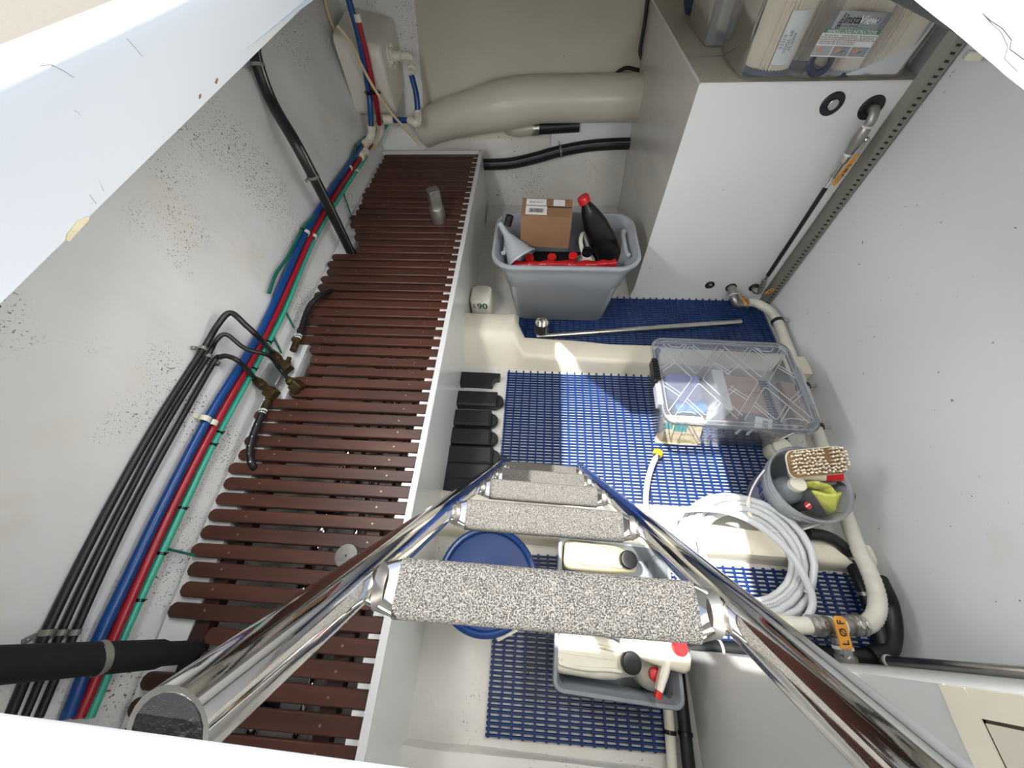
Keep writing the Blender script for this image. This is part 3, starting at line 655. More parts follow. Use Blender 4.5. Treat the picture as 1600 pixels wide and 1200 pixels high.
# vertical black hoses through the slats
b0 = at(545, 388, z=.43); p1 = at(398, 84, x=b0.x - .0)
P = spline([b0 + V((0, 0, -.12)), b0, b0 + V((-.004, .0, .25)), b0 + V((-.02, .005, .5)), at_wall(425, 160, .05), at_wall(400, 92, .05), at_wall(398, 60, .05)], 6)
t = thing('drain_hose', 'black ridged hose dropping down the hull into the far slats', 'hose', b0)
mb = MB(); mb.tube(P, .024, 16); obj('hose_run', mb, M['black'], t, smooth=60)
mb = MB(); mb.tube([p + V((.022, -.010, 0)) for p in P], .0035, 6); obj('pale_stripe', mb, M['steeldull'], t)
for (u, v), lab in (((481, 279), 'metal clip round the vertical black hose, lower one'), ((404, 100), 'metal clip round the vertical black hose under the deck edge')):
    i = min(range(len(P)), key=lambda k: abs((P[k] - EYE).normalized().dot(ray(u, v).normalized()) - 1)); pclip('hose_clip', P[i], P[i+1] - P[i-1], .0245, lab, V((-.3, -1, .0)))
xb = at(300, 1012, z=.43)
fat = spline([V((-.925, -.113, .39)), V((-.928, -.113, .48)), V((-.945, -.115, .60)), V((-.975, -.118, .75)), V((-1.0, -.121, .88)), V((-1.04, -.124, 1.1)), V((-1.05, -.125, 1.3))], 6)
t = thing('exhaust_hose', 'fat black foam-covered hose rising from the near slats at lower left', 'hose', fat[0])
mb = MB(); mb.tube(fat, [.027 if p.z < .5 else .032 for p in fat], 20); obj('hose_run', mb, M['blackmatte'], t, smooth=60)
i = min(range(len(fat)), key=lambda k: -((fat[k] - EYE).normalized().dot(ray(156, 1030).normalized())))
mb = MB(); mb.lathe([(.0325, -.007), (.035, -.007), (.035, .007), (.0325, .007)], fat[i], fat[i+1] - fat[i-1] + V((0, -.02, 0)), 24); obj('clamp_band', mb, M['galv'], t)
# brass valve fittings and the aluminium bracket at the slat edge
def brass(u1, v1, z1, u2, v2, z2, lab, side):
    a, b = at(u1, v1, z=z1), at(u2, v2, z=z2); t = thing('brass_fitting', lab, 'fitting', b)
    d = (b - a)
    mb = MB(); mb.lathe([(.013, 0), (.016, .2*d.length), (.019, .25*d.length), (.019, .5*d.length), (.014, .55*d.length), (.018, .8*d.length), (.018, d.length), (0, d.length)], a, d, 8); obj('coupling', mb, M['brass'], t)
    mb = MB(); mb.rbox(b, (.042, .042, .042), .006, .004, frame(d)); obj('elbow_body', mb, M['brass'], t)
    if side:
        s = at(*side, z=.455); mb = MB(); mb.lathe([(.011, 0), (.013, .012), (.013, .03), (.009, .032), (.009, .05)], b, s - b, 8); obj('side_coupling', mb, M['brass'], t)
    return a, b
brass(424, 549, .475, 446, 574, .455, 'tarnished brass elbow at the end of the upper black hose', (462, 536))
brass(398, 592, .475, 424, 614, .455, 'tarnished brass elbow at the end of the lower black hose', (412, 640))
brass(450, 592, .465, 464, 604, .445, 'small tarnished brass fitting ending the thin middle hose', None)
c = at(440, 592, z=.42)
mb = MB(); R = rz(-6); mb.rbox(c + V((-.02, 0, .0)), (.085, .10, .075), .003, .002, R); o = solo('bracket_block', mb, M['alu'], 'square aluminium block between the two brass elbows', 'bracket')
def slat_hose(pts, lab, dots=False):
    P = spline([at(u, v, z=z) for u, v, z in pts], 7); t = thing('hydraulic_hose', lab, 'hose', P[0])
    mb = MB(); mb.tube(P, .0125, 12); obj('hose_run', mb, M['black'], t, smooth=60)
    q = P[:4]; mb = MB(); mb.tube([P[0], P[2], P[4]], .0138, 10); obj('crimp_sleeve', mb, M['brass'], t)
    mb = MB(); mb.lathe([(.011, 0), (.014, .003), (.012, .012), (.014, .020)], P[4], P[5] - P[4], 9); obj('sealant_tape', mb, M['paper'], t)
    if dots:
        mb = MB()
        for i in range(10, len(P) - 8, 4): mb.lathe([(.003, 0), (0, .001)], P[i] + V((.006, -.006, .0118)).normalized()*.0127, V((.006, -.006, .0118)), 6)
        o = obj('print_marks', mb, M['paper'], t); o['kind'] = 'stuff'
slat_hose([(458, 548, .455), (470, 516, .46), (481, 484, .47), (494, 467, .475), (508, 458, .46), (521, 453, .41)], 'short black hose arching from brass elbow back into the slats')
slat_hose([(418, 628, .455), (408, 650, .46), (395, 682, .46), (390, 706, .455), (394, 726, .445), (404, 738, .40)], 'short black hose curling down from brass elbow with white print', True)
# white moulded box high in the far corner and the white fittings below it
bx = thing('moulded_box', 'white moulded box on the hull in the far left corner', 'box', (-.98, 2.8, .72))
mb = MB(); rings = []
for x, e in ((-1.17, .0), (-.945, .0), (-.93, .006), (-.922, .02)):
    rings.append([V((x, 2.83 + p, .885 + q + .04*(p < 0)*(-1) + (.05 if x < -1 else 0)*(q > 0))) for p, q in rrect(.40 - 2*e, .34 - 2*e, .045, 4)])
mb.loft(rings); obj('shell', mb, M['boxwhite'], bx, smooth=50)
fc = at(610, 88, x=-.922)
fl = MB(); fl.lathe([(.062, 0), (.062, .007), (.055, .011), (.034, .011), (.034, .016), (.026, .018), (.022, .055), (.028, .057), (.028, .066), (.018, .068), (.018, .08)], fc, (1, 0, 0), 28, c1=True); f_ = obj('flange', fl, M['plastic'], bx)
for k in range(6):
    a = pi*2*k/6 + .3; mb = MB(); mb.lathe([(.009, 0), (.009, .018), (0, .018)], fc + V((.007, .048*cos(a), .048*sin(a))), (1, 0, 0), 6); obj('bolt', mb, M['plastic'], f_)
e0 = fc + V((.078, 0, 0))
white = thing('blue_feed_pipe', 'short blue pipe with white elbows dropping from the moulded box', 'pipe', e0 + V((0, 0, -.3)))
e2 = e0 + V((.045, -.0, -.025)); e3 = at(643, 118, x=e2.x + .01); e4 = at(653, 178, x=e3.x + .01); e5 = at(650, 187, x=e4.x); e6 = at(640, 188, x=e4.x - .05); e7 = at(608, 187, x=e4.x - .18)
mb = MB(); mb.tube(spline([e0, e0 + V((.035, 0, 0)), e2, e2.lerp(e3, .5)], 5), .018, 14); mb.lathe([(.026, 0), (.026, .025), (.02, .03), (.022, .06)], e2.lerp(e3, .35), e3 - e2, 10, c0=True, c1=True); obj('white_elbow', mb, M['plastic'], white)
white.children[-1]['kind'] = 'stuff'
mb = MB(); mb.tube(spline([e3, e3.lerp(e4, .5) + V((.01, 0, 0)), e4]), .017, 12); obj('blue_length', mb, M['bluepipe'], white)
mb = MB(); mb.tube(spline([e4 + (e3 - e4)*.12, e4, e5 + V((0, 0, -.02)), e6], 5), .024, 12); obj('white_elbow', mb, M['plastic'], white)
mb = MB(); mb.tube([e6, e7], .016, 12); obj('blue_length', mb, M['bluepipe'], white)
mb = MB(); mb.lathe([(.022, -.03), (.026, -.03), (.026, .03), (.022, .03)], e7, e6 - e7, 12, c0=True, c1=True); obj('white_tee', mb, M['plastic'], white)
def riser(pts, r, m, lab):
    P = spline([at_wall(u, v, .1) if o < .12 else at(u, v, y=2.59) for u, v, o in pts], 7); t = thing('riser_pipe', lab, 'pipe', P[0])
    mb = MB(); mb.tube(P, r, 12); obj('pipe_run', mb, m, t, smooth=60); return t, P
t1, P1 = riser([(580, 198, .10), (577, 150, .14), (569, 100, .16), (560, 55, .16), (545, 0, .16), (538, -30, .16)], .0165, M['bluepipe'], 'blue pipe rising up the far left corner to the deck')
t2, P2 = riser([(593, 194, .10), (586, 150, .14), (576, 100, .15), (567, 62, .155), (560, 34, .16)], .0145, M['redpipe'], 'red pipe rising up the far left corner beside the blue riser')
mb = MB(); mb.tube([P2[-1], P2[-1] + (P2[-1] - P2[-3])*1.6], .018, 12); obj('white_sleeve', mb, M['plastic'], t2)
mb = MB(); c = (P1[8] + P2[8])/2; mb.loft([[c + p[0]*V((1, .3, 0)) + p[1]*V((0, .0, 1)) for p in rrect(.08, .012, .005)], [c + V((.02, -.03, 0)) + p[0]*V((1, .3, 0)) + p[1]*V((0, 0, 1)) for p in rrect(.08, .012, .005)]]); obj('tie_band', mb, M['blackgloss'], t1)
for pts, lab in (([(580, 194), (581, 208), (576, 220), (566, 228)], 'white push-fit elbow joining the blue pipes in the far corner'), ([(593, 190), (595, 204), (590, 216), (581, 226)], 'white push-fit elbow joining the red pipes in the far corner')):
    P = spline([at_wall(u, v, o) for (u, v), o in zip(pts, (.10, .08, .05, .03))], 5); t = thing('push_fitting', lab, 'fitting', P[0])
    mb = MB(); mb.tube(P, [.026, .026, .027, .024] + [.024]*(len(P) - 8) + [.024, .027, .026, .026], 14); obj('body', mb, M['plastic'], t, smooth=60)
    for k, q in ((0, P[1] - P[0]), (-1, P[-2] - P[-1])):
        mb = MB(); mb.lathe([(.018, -.004), (.023, -.004), (.023, .004)], P[k], q, 14); obj('collar', mb, M['yellow'], t)
c = at_wall(567, 240, .03); mb = MB(); mb.lathe([(.02, -.05), (.024, -.048), (.024, -.02), (.020, -.018), (.020, .018), (.024, .02), (.024, .048), (.02, .05)], c, at_wall(580, 226, .03) - at_wall(556, 256, .03), 14, c0=True, c1=True); solo('push_fitting', mb, M['plastic'], 'white straight coupling on the red pipe near the far corner', 'fitting')
for pts, off, lab in (([(505, -10), (514, 25), (529, 62), (545, 100), (560, 135), (572, 160), (576, 172)], .02, 'cream cable down the hull wall beside the blue riser'), ([(527, 40), (540, 55), (553, 76), (562, 96), (580, 130), (598, 158), (616, 182), (640, 208), (656, 226)], .16, 'cream cable crossing in front of the moulded box to the corner')):
    mb = MB(); mb.tube(spline([at_wall(u, v, off) if off < .1 else at(u, v, y=2.55) for u, v in pts], 6), .0085, 8); solo('cable', mb, M['creamcable'], lab, 'cable', smooth=60)
mb = MB(); mb.tube(spline([at_wall(630, 155, .10), at_wall(618, 172, .10), at_wall(602, 198, .07), at_wall(588, 212, .04)]), .012, 8); solo('cable', mb, M['teal'], 'short teal cable under the moulded box in the corner', 'cable', smooth=60)
# ------------------------------------------------------------------ far bulkhead: exhaust duct and hoses
P = spline([at_far(660, 204, .05), at_far(690, 190, .08), at_far(730, 178, .10), at_far(780, 166, .12), at_far(830, 157, .125), at_far(900, 155, .125), at_far(960, 154, .125), at_far(1010, 153, .125)], 6)
mb = MB(); rad = [lerp(.105, .125, min(1, i/14)) + .014*math.exp(-((i - 19)/4)**2) for i in range(len(P))]
mb.tube(P, rad, 24); dct = solo('exhaust_duct', mb, M['duct'], 'fat cream duct running across the far bulkhead', 'duct', smooth=60)
a, b, c = at_far(806, 203, .05), at_far(838, 200, .05), at_far(905, 196, .05)
t = thing('bulkhead_hose', 'black hose and steel clamp tucked under the cream duct', 'hose', b)
mb = MB(); mb.tube([a + V((-.05, .03, 0)), a, b], .042, 18); obj('cream_stub', mb, M['farwall'], t)
mb = MB(); mb.tube([b, c], .040, 18); obj('hose_run', mb, M['black'], t)
mb = MB(); mb.lathe([(.043, -.02), (.0455, -.02), (.0455, -.004), (.043, -.003), (.043, .003), (.0455, .004), (.0455, .02), (.043, .02)], b, c - b, 22); obj('clamp', mb, M['steel'], t)
q = [at_far(862, 194, .03), at_far(1000, 184, .03), at_far(992, 236, .03), at_far(861, 236, .03)]
mb = MB(); mb.loft([q, [p + V((0, -.018, .0066)) for p in q]]); solo('cover_plate', mb, M['white'], 'flat white board under the cream duct behind black hose', 'board', smooth=0)
P = spline([at_far(730, 257, .07), at_far(766, 257, .07), at_far(800, 255, .07), at_far(836, 247, .07), at_far(876, 236, .07), at_far(920, 228, .07), at_far(960, 225, .07), at_far(995, 224, .07)], 6)
t = thing('bulkhead_hose', 'long black hose with print sweeping across the far bulkhead', 'hose', P[20])
mb = MB(); mb.tube(P, .036, 18); obj('hose_run', mb, M['black'], t, smooth=60)
mb = MB(); mb.tube([p + V((0, -.029, .023)) for p in P], .003, 5); obj('print_line', mb, M['greyink'], t)
i = min(range(len(P)), key=lambda k: -((P[k] - EYE).normalized().dot(ray(877, 235).normalized())))
pclip('hose_clip', P[i], P[i+1] - P[i-1], .0375, 'grey clip round the long black hose on the far bulkhead', V((-.2, .25, 1)))
for pts, lab in (([(958, 122), (966, 112), (978, 106), (990, 108), (1006, 112)], 'black cable lying along the top of the cream duct'), ([(1012, -5), (1008, 30), (1003, 60), (1000, 82), (1006, 100)], 'black cable hanging beside the tank housing')):
    mb = MB(); mb.tube(spline([at_far(u, v, .03) for u, v in pts], 6), .010, 8); solo('cable', mb, M['black'], lab, 'cable', smooth=60)
# ------------------------------------------------------------------ blue vinyl mats
def vinyl_mat(y0, y1, segs, px, py, lab, loc, zz=.0):
    """segs: list of (x0, x1, ya, yb) rectangles making up the mat's outline"""
    t = thing('vinyl_mat', lab, 'mat', loc, 'blue open-weave mats on the floor')
    up, lo = MB(), MB(); n = int((y1 - y0) / py); rr = random.Random(int(1000*y0) + 5)
    for i in range(n + 1):
        y = y0 + i*py
        for x0, x1, ya, yb in segs:
            if ya <= y <= yb + 1e-6:
                h = py*.265
                up.loft([[V((x, y - h, zz + .003)), V((x, y - h, zz + .008)), V((x, y - h*.5, zz + .0105)), V((x, y + h*.5, zz + .0105)), V((x, y + h, zz + .008)), V((x, y + h, zz + .003))] for x in (x0, x1)])
    X0 = min(s_[0] for s_ in segs); X1 = max(s_[1] for s_ in segs); m = int((X1 - X0 - .012) / px)
    for j in range(m + 1):
        x = X0 + .008 + j*px
        for x0, x1, ya, yb in segs:
            if x0 <= x <= x1:
                a, b = max(y0, ya) - py*.45, min(y1, yb) + py*.45; k = max(2, int((b - a) / .10)); h = .0040
                pts = [(a + (b - a)*q/k, rr.uniform(-.001, .001)) for q in range(k + 1)]
                lo.loft([[V((x - h + dx, y, zz + .0005)), V((x + h + dx, y, zz + .0005)), V((x + h + dx, y, zz + .0092)), V((x - h + dx, y, zz + .0092))] for y, dx in pts])
    o = obj('cross_bars', up, M['mat'], t, smooth=40); o['kind'] = 'stuff'
    o = obj('long_bars', lo, M['mat'], t, smooth=0); o['kind'] = 'stuff'
vinyl_mat(1.360, 1.765, [(-.105, 1.355, 1.35, 1.77)], .0400, .0150, 'blue open-weave mat under the grey tote and steel handle', (.6, 1.55, 0))
vinyl_mat(.490, 1.168, [(-.147, 1.215, .48, 1.18)], .0395, .0155, 'large sunlit blue open-weave mat under the clear storage box', (.5, .8, 0))
vinyl_mat(-.300, .250, [(-.120, .468, -.31, .255), (.472, 1.262, -.005, .255)], .0385, .0148, 'blue open-weave mat at the ladder foot under the grey crate', (.5, .0, 0))

# ------------------------------------------------------------------ grey tote and what is in it
tcx, tcy = .137, 1.732
tote = thing('storage_tote', 'large grey plastic tote full of oil bottles beside the white tank', 'tote', (tcx, tcy, .012))
def tr(w, d, z, r=.075): return [V((tcx + p, tcy + q, .012 + (z - .012)*.965)) for p, q in rrect(w, d, r, 6)]
z0 = .012
mb = MB(); mb.loft([tr(.50, .345, z0, .05), tr(.525, .37, z0 + .012, .06), tr(.60, .425, .30, .07), tr(.612, .437, .305, .07), tr(.66, .455, .395, .08), tr(.672, .46, .40, .085), tr(.735, .468, .435, .11), tr(.755, .478, .44, .115), tr(.762, .482, .455, .118), tr(.755, .478, .462, .115), tr(.728, .452, .462, .105), tr(.716, .443, .452, .10), tr(.64, .437, .39, .08), tr(.59, .405, .30, .065), tr(.51, .355, z0 + .018, .055)], True, True); obj('bin', mb, M['grey'], tote, smooth=50)
for s_ in (-1, 1):
    x = tcx + s_*.335
    mb = MB(); mb.tube(spline([V((x - s_*.004, tcy - .10, .42)), V((x - s_*.018, tcy - .095, .425)), V((x - s_*.022, tcy - .05, .425)), V((x - s_*.022, tcy + .05, .425)), V((x - s_*.018, tcy + .095, .425)), V((x - s_*.004, tcy + .10, .42))], 5), .011, 10); obj('grip', mb, M['grey'], tote)
# contents
yb = 1.70
a, b, c, d = at(814, 337, y=yb), at(894, 340, y=yb), at(813, 384, y=yb), at(888, 388, y=yb)
cb = thing('cardboard_box', 'small brown cardboard box with shipping labels lying atop the tote', 'box', (a + b + c + d)/4)
bk = V((.004, .125, .02)); e = V((0, .0, .0))
mb = MB(); mb.loft([[c, d, b, a], [c + bk, d + bk, b + bk, a + bk]]); obj('carton', mb, M['card'], cb, smooth=0)
def onface(p00, p10, p01, u, v): return p00 + (p10 - p00)*u + (p01 - p00)*v
def sticker(name, p00, p10, p01, u0, u1, v0, v1, m, par, lift=.0012):
    n = (p10 - p00).cross(p01 - p00).normalized()
    q = [onface(p00, p10, p01, u, v) + n*lift for u, v in ((u0, v0), (u1, v0), (u1, v1), (u0, v1))]
    mb = MB(); mb.loft([[p - n*lift*.5 for p in q], q]); return obj(name, mb, m, par, smooth=0), n
X, Y = (b - a), bk
s1, n = sticker('shipping_label', a, b, a + bk, .08, .50, .08, .55, M['paper'], cb)
sticker('shipping_label', a, b, a + bk, .08, .48, .60, .95, M['paper'], cb); sticker('shipping_label', a, b, a + bk, .62, .85, .60, .95, M['paper'], cb)
mb = MB(); rr = random.Random(3); u = .15
while u < .43:
    w = rr.choice((.004, .007, .011)); q = [onface(a, b, a + bk, uu, vv) + n*.0018 for uu, vv in ((u, .2), (u + w, .2), (u + w, .42), (u, .42))]; mb.loft([[p - n*.0004 for p in q], q]); u += w + rr.choice((.005, .008))
o = obj('barcode', mb, M['ink'], s1, smooth=0); o['kind'] = 'stuff'
text('SHIP 4217', .016, onface(a, b, a + bk, .28, .76) + n*.0012, X, Y, M['ink'], cb, 'address_print')
sticker('torn_gap', a, b, a + bk, .50, .98, .50, .56, M['ink'], cb)
def bottle_loft(P0, P1, prof, m, par, name, xh=(1, 0, 0), k=1.0):
    d = V(P1) - V(P0); R = frame(d, xh); L = d.length; mb = MB()
    mb.loft([[V(P0) + R @ V((p, q*k, t*L)) for p, q in rrect(w, dd, r, 5)] for t, w, dd, r in prof]); return obj(name, mb, m, par, smooth=55)
def screwcap(c, d, r, h, m, par, name='cap'):
    mb = MB(); mb.lathe([(r, 0), (r, h*.85), (r*.9, h), (0, h)], c, d, 20); return obj(name, mb, m, par)
top, bot = at(914, 316, y=1.80), at(953, 404, y=1.76)
jug = thing('oil_jug', 'tall black oil jug with red cap leaning over the tote rim', 'jug', bot)
dd = (top - bot).normalized()
bottle_loft(bot - dd*.06, top, [(0, .13, .085, .03), (.5, .135, .09, .03), (.68, .125, .085, .035), (.8, .10, .08, .036), (.9, .075, .065, .03), (.97, .05, .05, .024), (1, .045, .045, .022)], M['blackgloss'], jug, 'body', (1, .25, 0))
screwcap(top, dd, .030, .032, M['red'], jug)
R = frame(dd, (1, .25, 0)); o0 = bot + R @ V((.0685, 0, .0))
for nm, m, zs in (('red_label', 'red', (.07, .16)), ('yellow_label', 'yellow', (.02, .075))):
    mb = MB(); q = [bot + R @ V((.0690, p, q_)) for p, q_ in ((-.02, zs[0]), (.03, zs[0]), (.03, zs[1]), (-.02, zs[1]))]; mb.loft([q, [p - R @ V((.001, 0, 0)) for p in q]]); obj(nm, mb, M[m], jug, smooth=0)
c0 = at(917, 396, y=1.70)
wj = thing('oil_bottle', 'white handled bottle with black cap standing in the tote', 'bottle', c0 - V((0, 0, .2)))
bottle_loft(c0 - V((0, -.02, .24)), c0 + V((0, .0, 0)), [(0, .13, .09, .03), (.6, .13, .09, .03), (.82, .10, .075, .03), (.95, .05, .05, .022), (1, .045, .045, .02)], M['jug'], wj, 'body')
mb = MB(); mb.tube(spline([c0 + V((-.015, .02, -.02)), c0 + V((-.035, .07, .03)), c0 + V((-.02, .10, .05)), c0 + V((.01, .09, -.02)), c0 + V((.01, .06, -.09))], 5), .012, 10); obj('handle', mb, M['jug'], wj)
screwcap(c0, (0, -.2, 1), .027, .025, M['blackgloss'], wj)
p0 = at(862, 407, y=1.655)
proto = None
for i, ((u, v), lab) in enumerate((((862, 405), 'middle black bottle with red cap standing in the tote'), ((895, 403), 'right black bottle with red cap in the tote beside the white bottle'), ((827, 406), 'left black bottle with red cap half hidden by the grey funnel'))):
    c0 = at(u, v, y=1.655)
    if proto is None:
        proto = thing('oil_bottle', lab, 'bottle', c0, 'red-capped oil bottles in the tote'); base = c0
        bottle_loft(c0 - V((0, 0, .26)), c0, [(0, .10, .075, .025), (.65, .10, .075, .025), (.85, .07, .06, .026), (.95, .04, .04, .018), (1, .038, .038, .017)], M['blackgloss'], proto, 'body'); screwcap(c0, (0, -.15, 1), .024, .022, M['red'], proto)
    else: copy_tree(proto, c0, lab)
f0, f1 = at(789, 362, y=1.72), at(815, 405, y=1.62)
fn = thing('funnel', 'grey plastic funnel leaning in the left end of the tote', 'funnel', f1); d = f1 - f0; L = d.length
mb = MB(); mb.lathe([(.014, -.05), (.016, 0), (.020, .12*L), (.078, .92*L), (.085, .93*L), (.085, L), (.080, L), (.072, .90*L), (.014, .12*L), (.011, 0), (.011, -.05)], f0, d, 28); obj('cone', mb, M['grey'], fn, smooth=40)
mb = MB(); mb.lathe([(.02, 0), (.02, .05), (.016, .05), (.016, 0)], at(793, 352, y=1.74), (.3, .3, 1), 16); obj('spout', mb, M['black'], fn)
pr = [at(u, v, y=y) for u, v, y in ((800, 414, 1.60), (830, 414, 1.59), (862, 413, 1.585), (900, 414, 1.585), (935, 413, 1.59), (962, 411, 1.595))]
mb = MB(); P = spline(pr, 6); mb.tube(P, [.02 + .004*sin(i*1.3) for i in range(len(P))], 14); solo('red_roll', mb, M['redbag'], 'long shiny red roll lying along the front edge inside the tote', 'roll', smooth=60)
mb = MB(); mb.rbox((tcx + .02, tcy + .02, .2), (.46, .30, .10), .05, .02); solo('dark_cloth', mb, M['blackmatte'], 'dark bundle filling the bottom of the grey tote', 'cloth')

# ------------------------------------------------------------------ steel handle lying on the far mat
h0, h1 = at(838, 526, z=.026), at(1157, 503, z=.026)
hd = thing('pump_handle', 'long stainless handle with a short cup end lying on the blue mat', 'handle', (h0 + h1)/2)
mb = MB(); d = (h1 - h0).normalized(); mb.lathe([(.0145, 0), (.0165, .002), (.0165, (h1-h0).length), (.013, (h1-h0).length), (.013, (h1-h0).length - .03), (0, (h1-h0).length - .03)], h0, d, 20, c0=True); obj('bar', mb, M['steel'], hd)
c = at(846, 517, z=.042); mb = MB(); mb.lathe([(.038, 0), (.040, .004), (.040, .072), (.036, .072), (.036, .02), (0, .02)], c, (0, 0, 1), 28, c0=True); cu = obj('cup', mb, M['steel'], hd)
mb = MB(); mb.lathe([(.0395, 0), (.043, .002), (.0395, .006)], c - V((0, 0, .002)), (0, 0, 1), 26); obj('weld_bead', mb, M['steeldull'], cu)

# ------------------------------------------------------------------ clear storage box with lid
bcx, bcy, bz = .845, .950, .012
RB = rz(-1.5)
def br(w, d, z, r, dx=0, dy=0): return [V((bcx, bcy, 0)) + RB @ V((p + dx, q + dy, z)) for p, q in rrect(w, d, r, 6)]
sb = thing('clear_storage_box', 'clear plastic storage box with latticed lid and black latch on blue mat', 'box', (bcx, bcy, bz))
mb = MB(); mb.loft([br(.50, .335, bz, .03), br(.52, .355, bz + .012, .04), br(.575, .415, .265, .045), br(.60, .44, .27, .05), br(.60, .44, .285, .05)], True, False); obj('tub', mb, M['clear'], sb, smooth=50)
mb = MB(); mb.loft([br(.612, .452, .268, .055), br(.618, .458, .275, .056), br(.618, .458, .30, .056), br(.605, .445, .308, .05), br(.57, .41, .308, .04), br(.56, .40, .298, .035)], False, True); ld = obj('lid', mb, M['clearlid'], sb, smooth=40)
def ribline(pts, r=.0021):
    mb = MB(); mb.tube([V((bcx, bcy, 0)) + RB @ V((p, q, .301)) for p, q in pts], r, 6); o = obj('lid_rib', mb, M['clearrib'], ld, smooth=60)
def cross(c, pts): ribline([(c + (p - c)*1.18, q*1.16) for p, q in pts])
for cxx in (-.135, .14):
    for s_ in (-1, 1):
        for q_ in (-1, 1):
            e = .018
            # the two edges of each raised arm of the cross
            cross(cxx, [(cxx + s_*.019, q_*.0), (cxx + s_*(.019 + .010), q_*.016), (cxx + s_*.125, q_*.150)][0:3])
            cross(cxx, [(cxx, q_*.022), (cxx + s_*.008, q_*.030), (cxx + s_*.105, q_*.165)])
            cross(cxx, [(cxx + s_*.060, q_*.103), (cxx + s_*.012, q_*.165)])
            cross(cxx, [(cxx + s_*.052, q_*.093), (cxx + s_*.004, q_*.155), (cxx, q_*.155)])
            cross(cxx, [(cxx + s_*.078, q_*.082), (cxx + s_*.126, q_*.040)])
            cross(cxx, [(cxx + s_*.070, q_*.072), (cxx + s_*.122, q_*.025)])
ribline([(p, q) for p, q in rrect(.57, .41, .045, 5)] + [rrect(.57, .41, .045, 5)[0]], .0022)
ribline([(p, q) for p, q in rrect(.605, .445, .055, 5)] + [rrect(.605, .445, .055, 5)[0]], .0022)
for sx, sy in ((-.2, .185), (.2, .185), (-.21, -.185), (.21, -.185)): ribline([(sx - .035, sy + .005), (sx - .02, sy - .012*(1 if sy > 0 else -1)), (sx + .02, sy - .012*(1 if sy > 0 else -1)), (sx + .035, sy + .005)], .0025)
def bp(p, q, z): return V((bcx, bcy, 0)) + RB @ V((p, q, z))
mb = MB(); mb.rbox(bp(-.308, .035, .285), (.026, .125, .05), .006, .004, RB); lt = obj('black_latch', mb, M['blackgloss'], sb)
mb = MB()
for k in range(8): mb.box((-.0135, -.005, -.02), (.0135, .003, .0275), RB, bp(-.308, -.015 + .014*k, .285))
o = obj('latch_ridges', mb, M['black'], lt, smooth=0); o['kind'] = 'stuff'
mb = MB(); mb.rbox(bp(-.308, -.09, .283), (.022, .105, .045), .005, .004, RB); obj('clear_catch', mb, M['clearrib'], sb)
mb = MB(); mb.rbox(bp(.312, 0, .28), (.018, .20, .045), .005, .004, RB); obj('clear_catch', mb, M['clearrib'], sb)
for s_ in (-.022, .022):
    mb = MB(); mb.box((-.004, -.003, -.03), (.004, .003, .012), RB, bp(s_ + .02, -.228, .275)); obj('lid_lug', mb, M['clearrib'], ld)
def item(name, c, size, R, m, lab, cat, r=.004):
    mb = MB(); mb.rbox(c, size, r, .002, R); return solo(name, mb, M[m], lab, cat)
item('carton', bp(.015, .03, .105), (.055, .22, .17), RB @ Matrix.Rotation(radians(5), 3, 'Y'), 'paper', 'slim white carton standing inside the clear storage box', 'carton')
cc = item('cardboard_carton', bp(.135, .02, .095), (.155, .20, .15), RB, 'cardp', 'large brown cardboard carton inside the clear storage box', 'carton')
text('1381', .022, bp(.16, -.03, .171), RB @ V((1, 0, 0)), RB @ V((0, 1, 0)), M['greyink'], cc, 'marking')
mb = MB(); mb.box((-.045, -.0006, 0), (.045, .0006, .001), RB, bp(.16, .03, .171)); obj('flap_line', mb, M['ink'], cc)
item('film_packet', bp(-.13, .06, .12), (.16, .14, .05), RB @ Matrix.Rotation(.12, 3, 'X'), 'lilac', 'lilac film packet at left inside the clear storage box', 'packet', .03)
item('blue_packet', bp(-.10, -.02, .10), (.14, .10, .05), RB @ Matrix.Rotation(-.1, 3, 'Y'), 'bluetape', 'bluish packet under the lilac one inside the clear box', 'packet', .03)
mb = MB(); mb.rbox(bp(.17, -.115, .135), (.13, .085, .03), .004, .002, RB @ rz(-12) @ Matrix.Rotation(radians(20), 3, 'X')); gp = solo('grey_packet', mb, M['greyink'], 'grey printed packet with barcode label inside the clear box', 'packet')
RR_ = RB @ rz(-12) @ Matrix.Rotation(radians(20), 3, 'X')
mb = MB(); mb.box((-.02, -.03, .0152), (.05, .03, .016), RR_, bp(.17, -.115, .135)); lb = obj('white_label', mb, M['paper'], gp, smooth=0)
mb = MB()
for k in range(8): mb.box((.012, -.02 + .005*k, .0161), (.034, -.0175 + .005*k, .0166), RR_, bp(.17, -.115, .135))
o = obj('barcode', mb, M['ink'], lb, smooth=0); o['kind'] = 'stuff'
mb = MB(); Rp = RB @ Matrix.Rotation(radians(58), 3, 'X'); pc = bp(-.155, -.135, .065); mb.rbox(pc, (.20, .15, .02), .012, .003, Rp); pk = solo('cream_pack', mb, M['bisc'], 'cream pack with teal and dark print at the near left of the clear box', 'pack')
for (x0, x1, y0_, y1_), m in (((-.03, .03, .0, .05), 'tealprint'), ((.035, .075, .005, .045), 'bisc'), ((-.08, -.035, .01, .045), 'tealprint')):
    mb = MB(); mb.box((x0, y0_, .0100), (x1, y1_, .0108), Rp, pc); obj('print_panel', mb, M[m], pk, smooth=0)
text('50 PCS', .02, pc + Rp @ V((.04, -.015, .0102)), Rp @ V((1, 0, 0)), Rp @ V((0, 1, 0)), M['ink'], pk, 'print')
text('~/\\~/~\\/~', .026, pc + Rp @ V((-.01, -.042, .0102)), Rp @ V((1, 0, 0)), Rp @ V((0, 1, 0)), M['card'], pk, 'scribble_print')
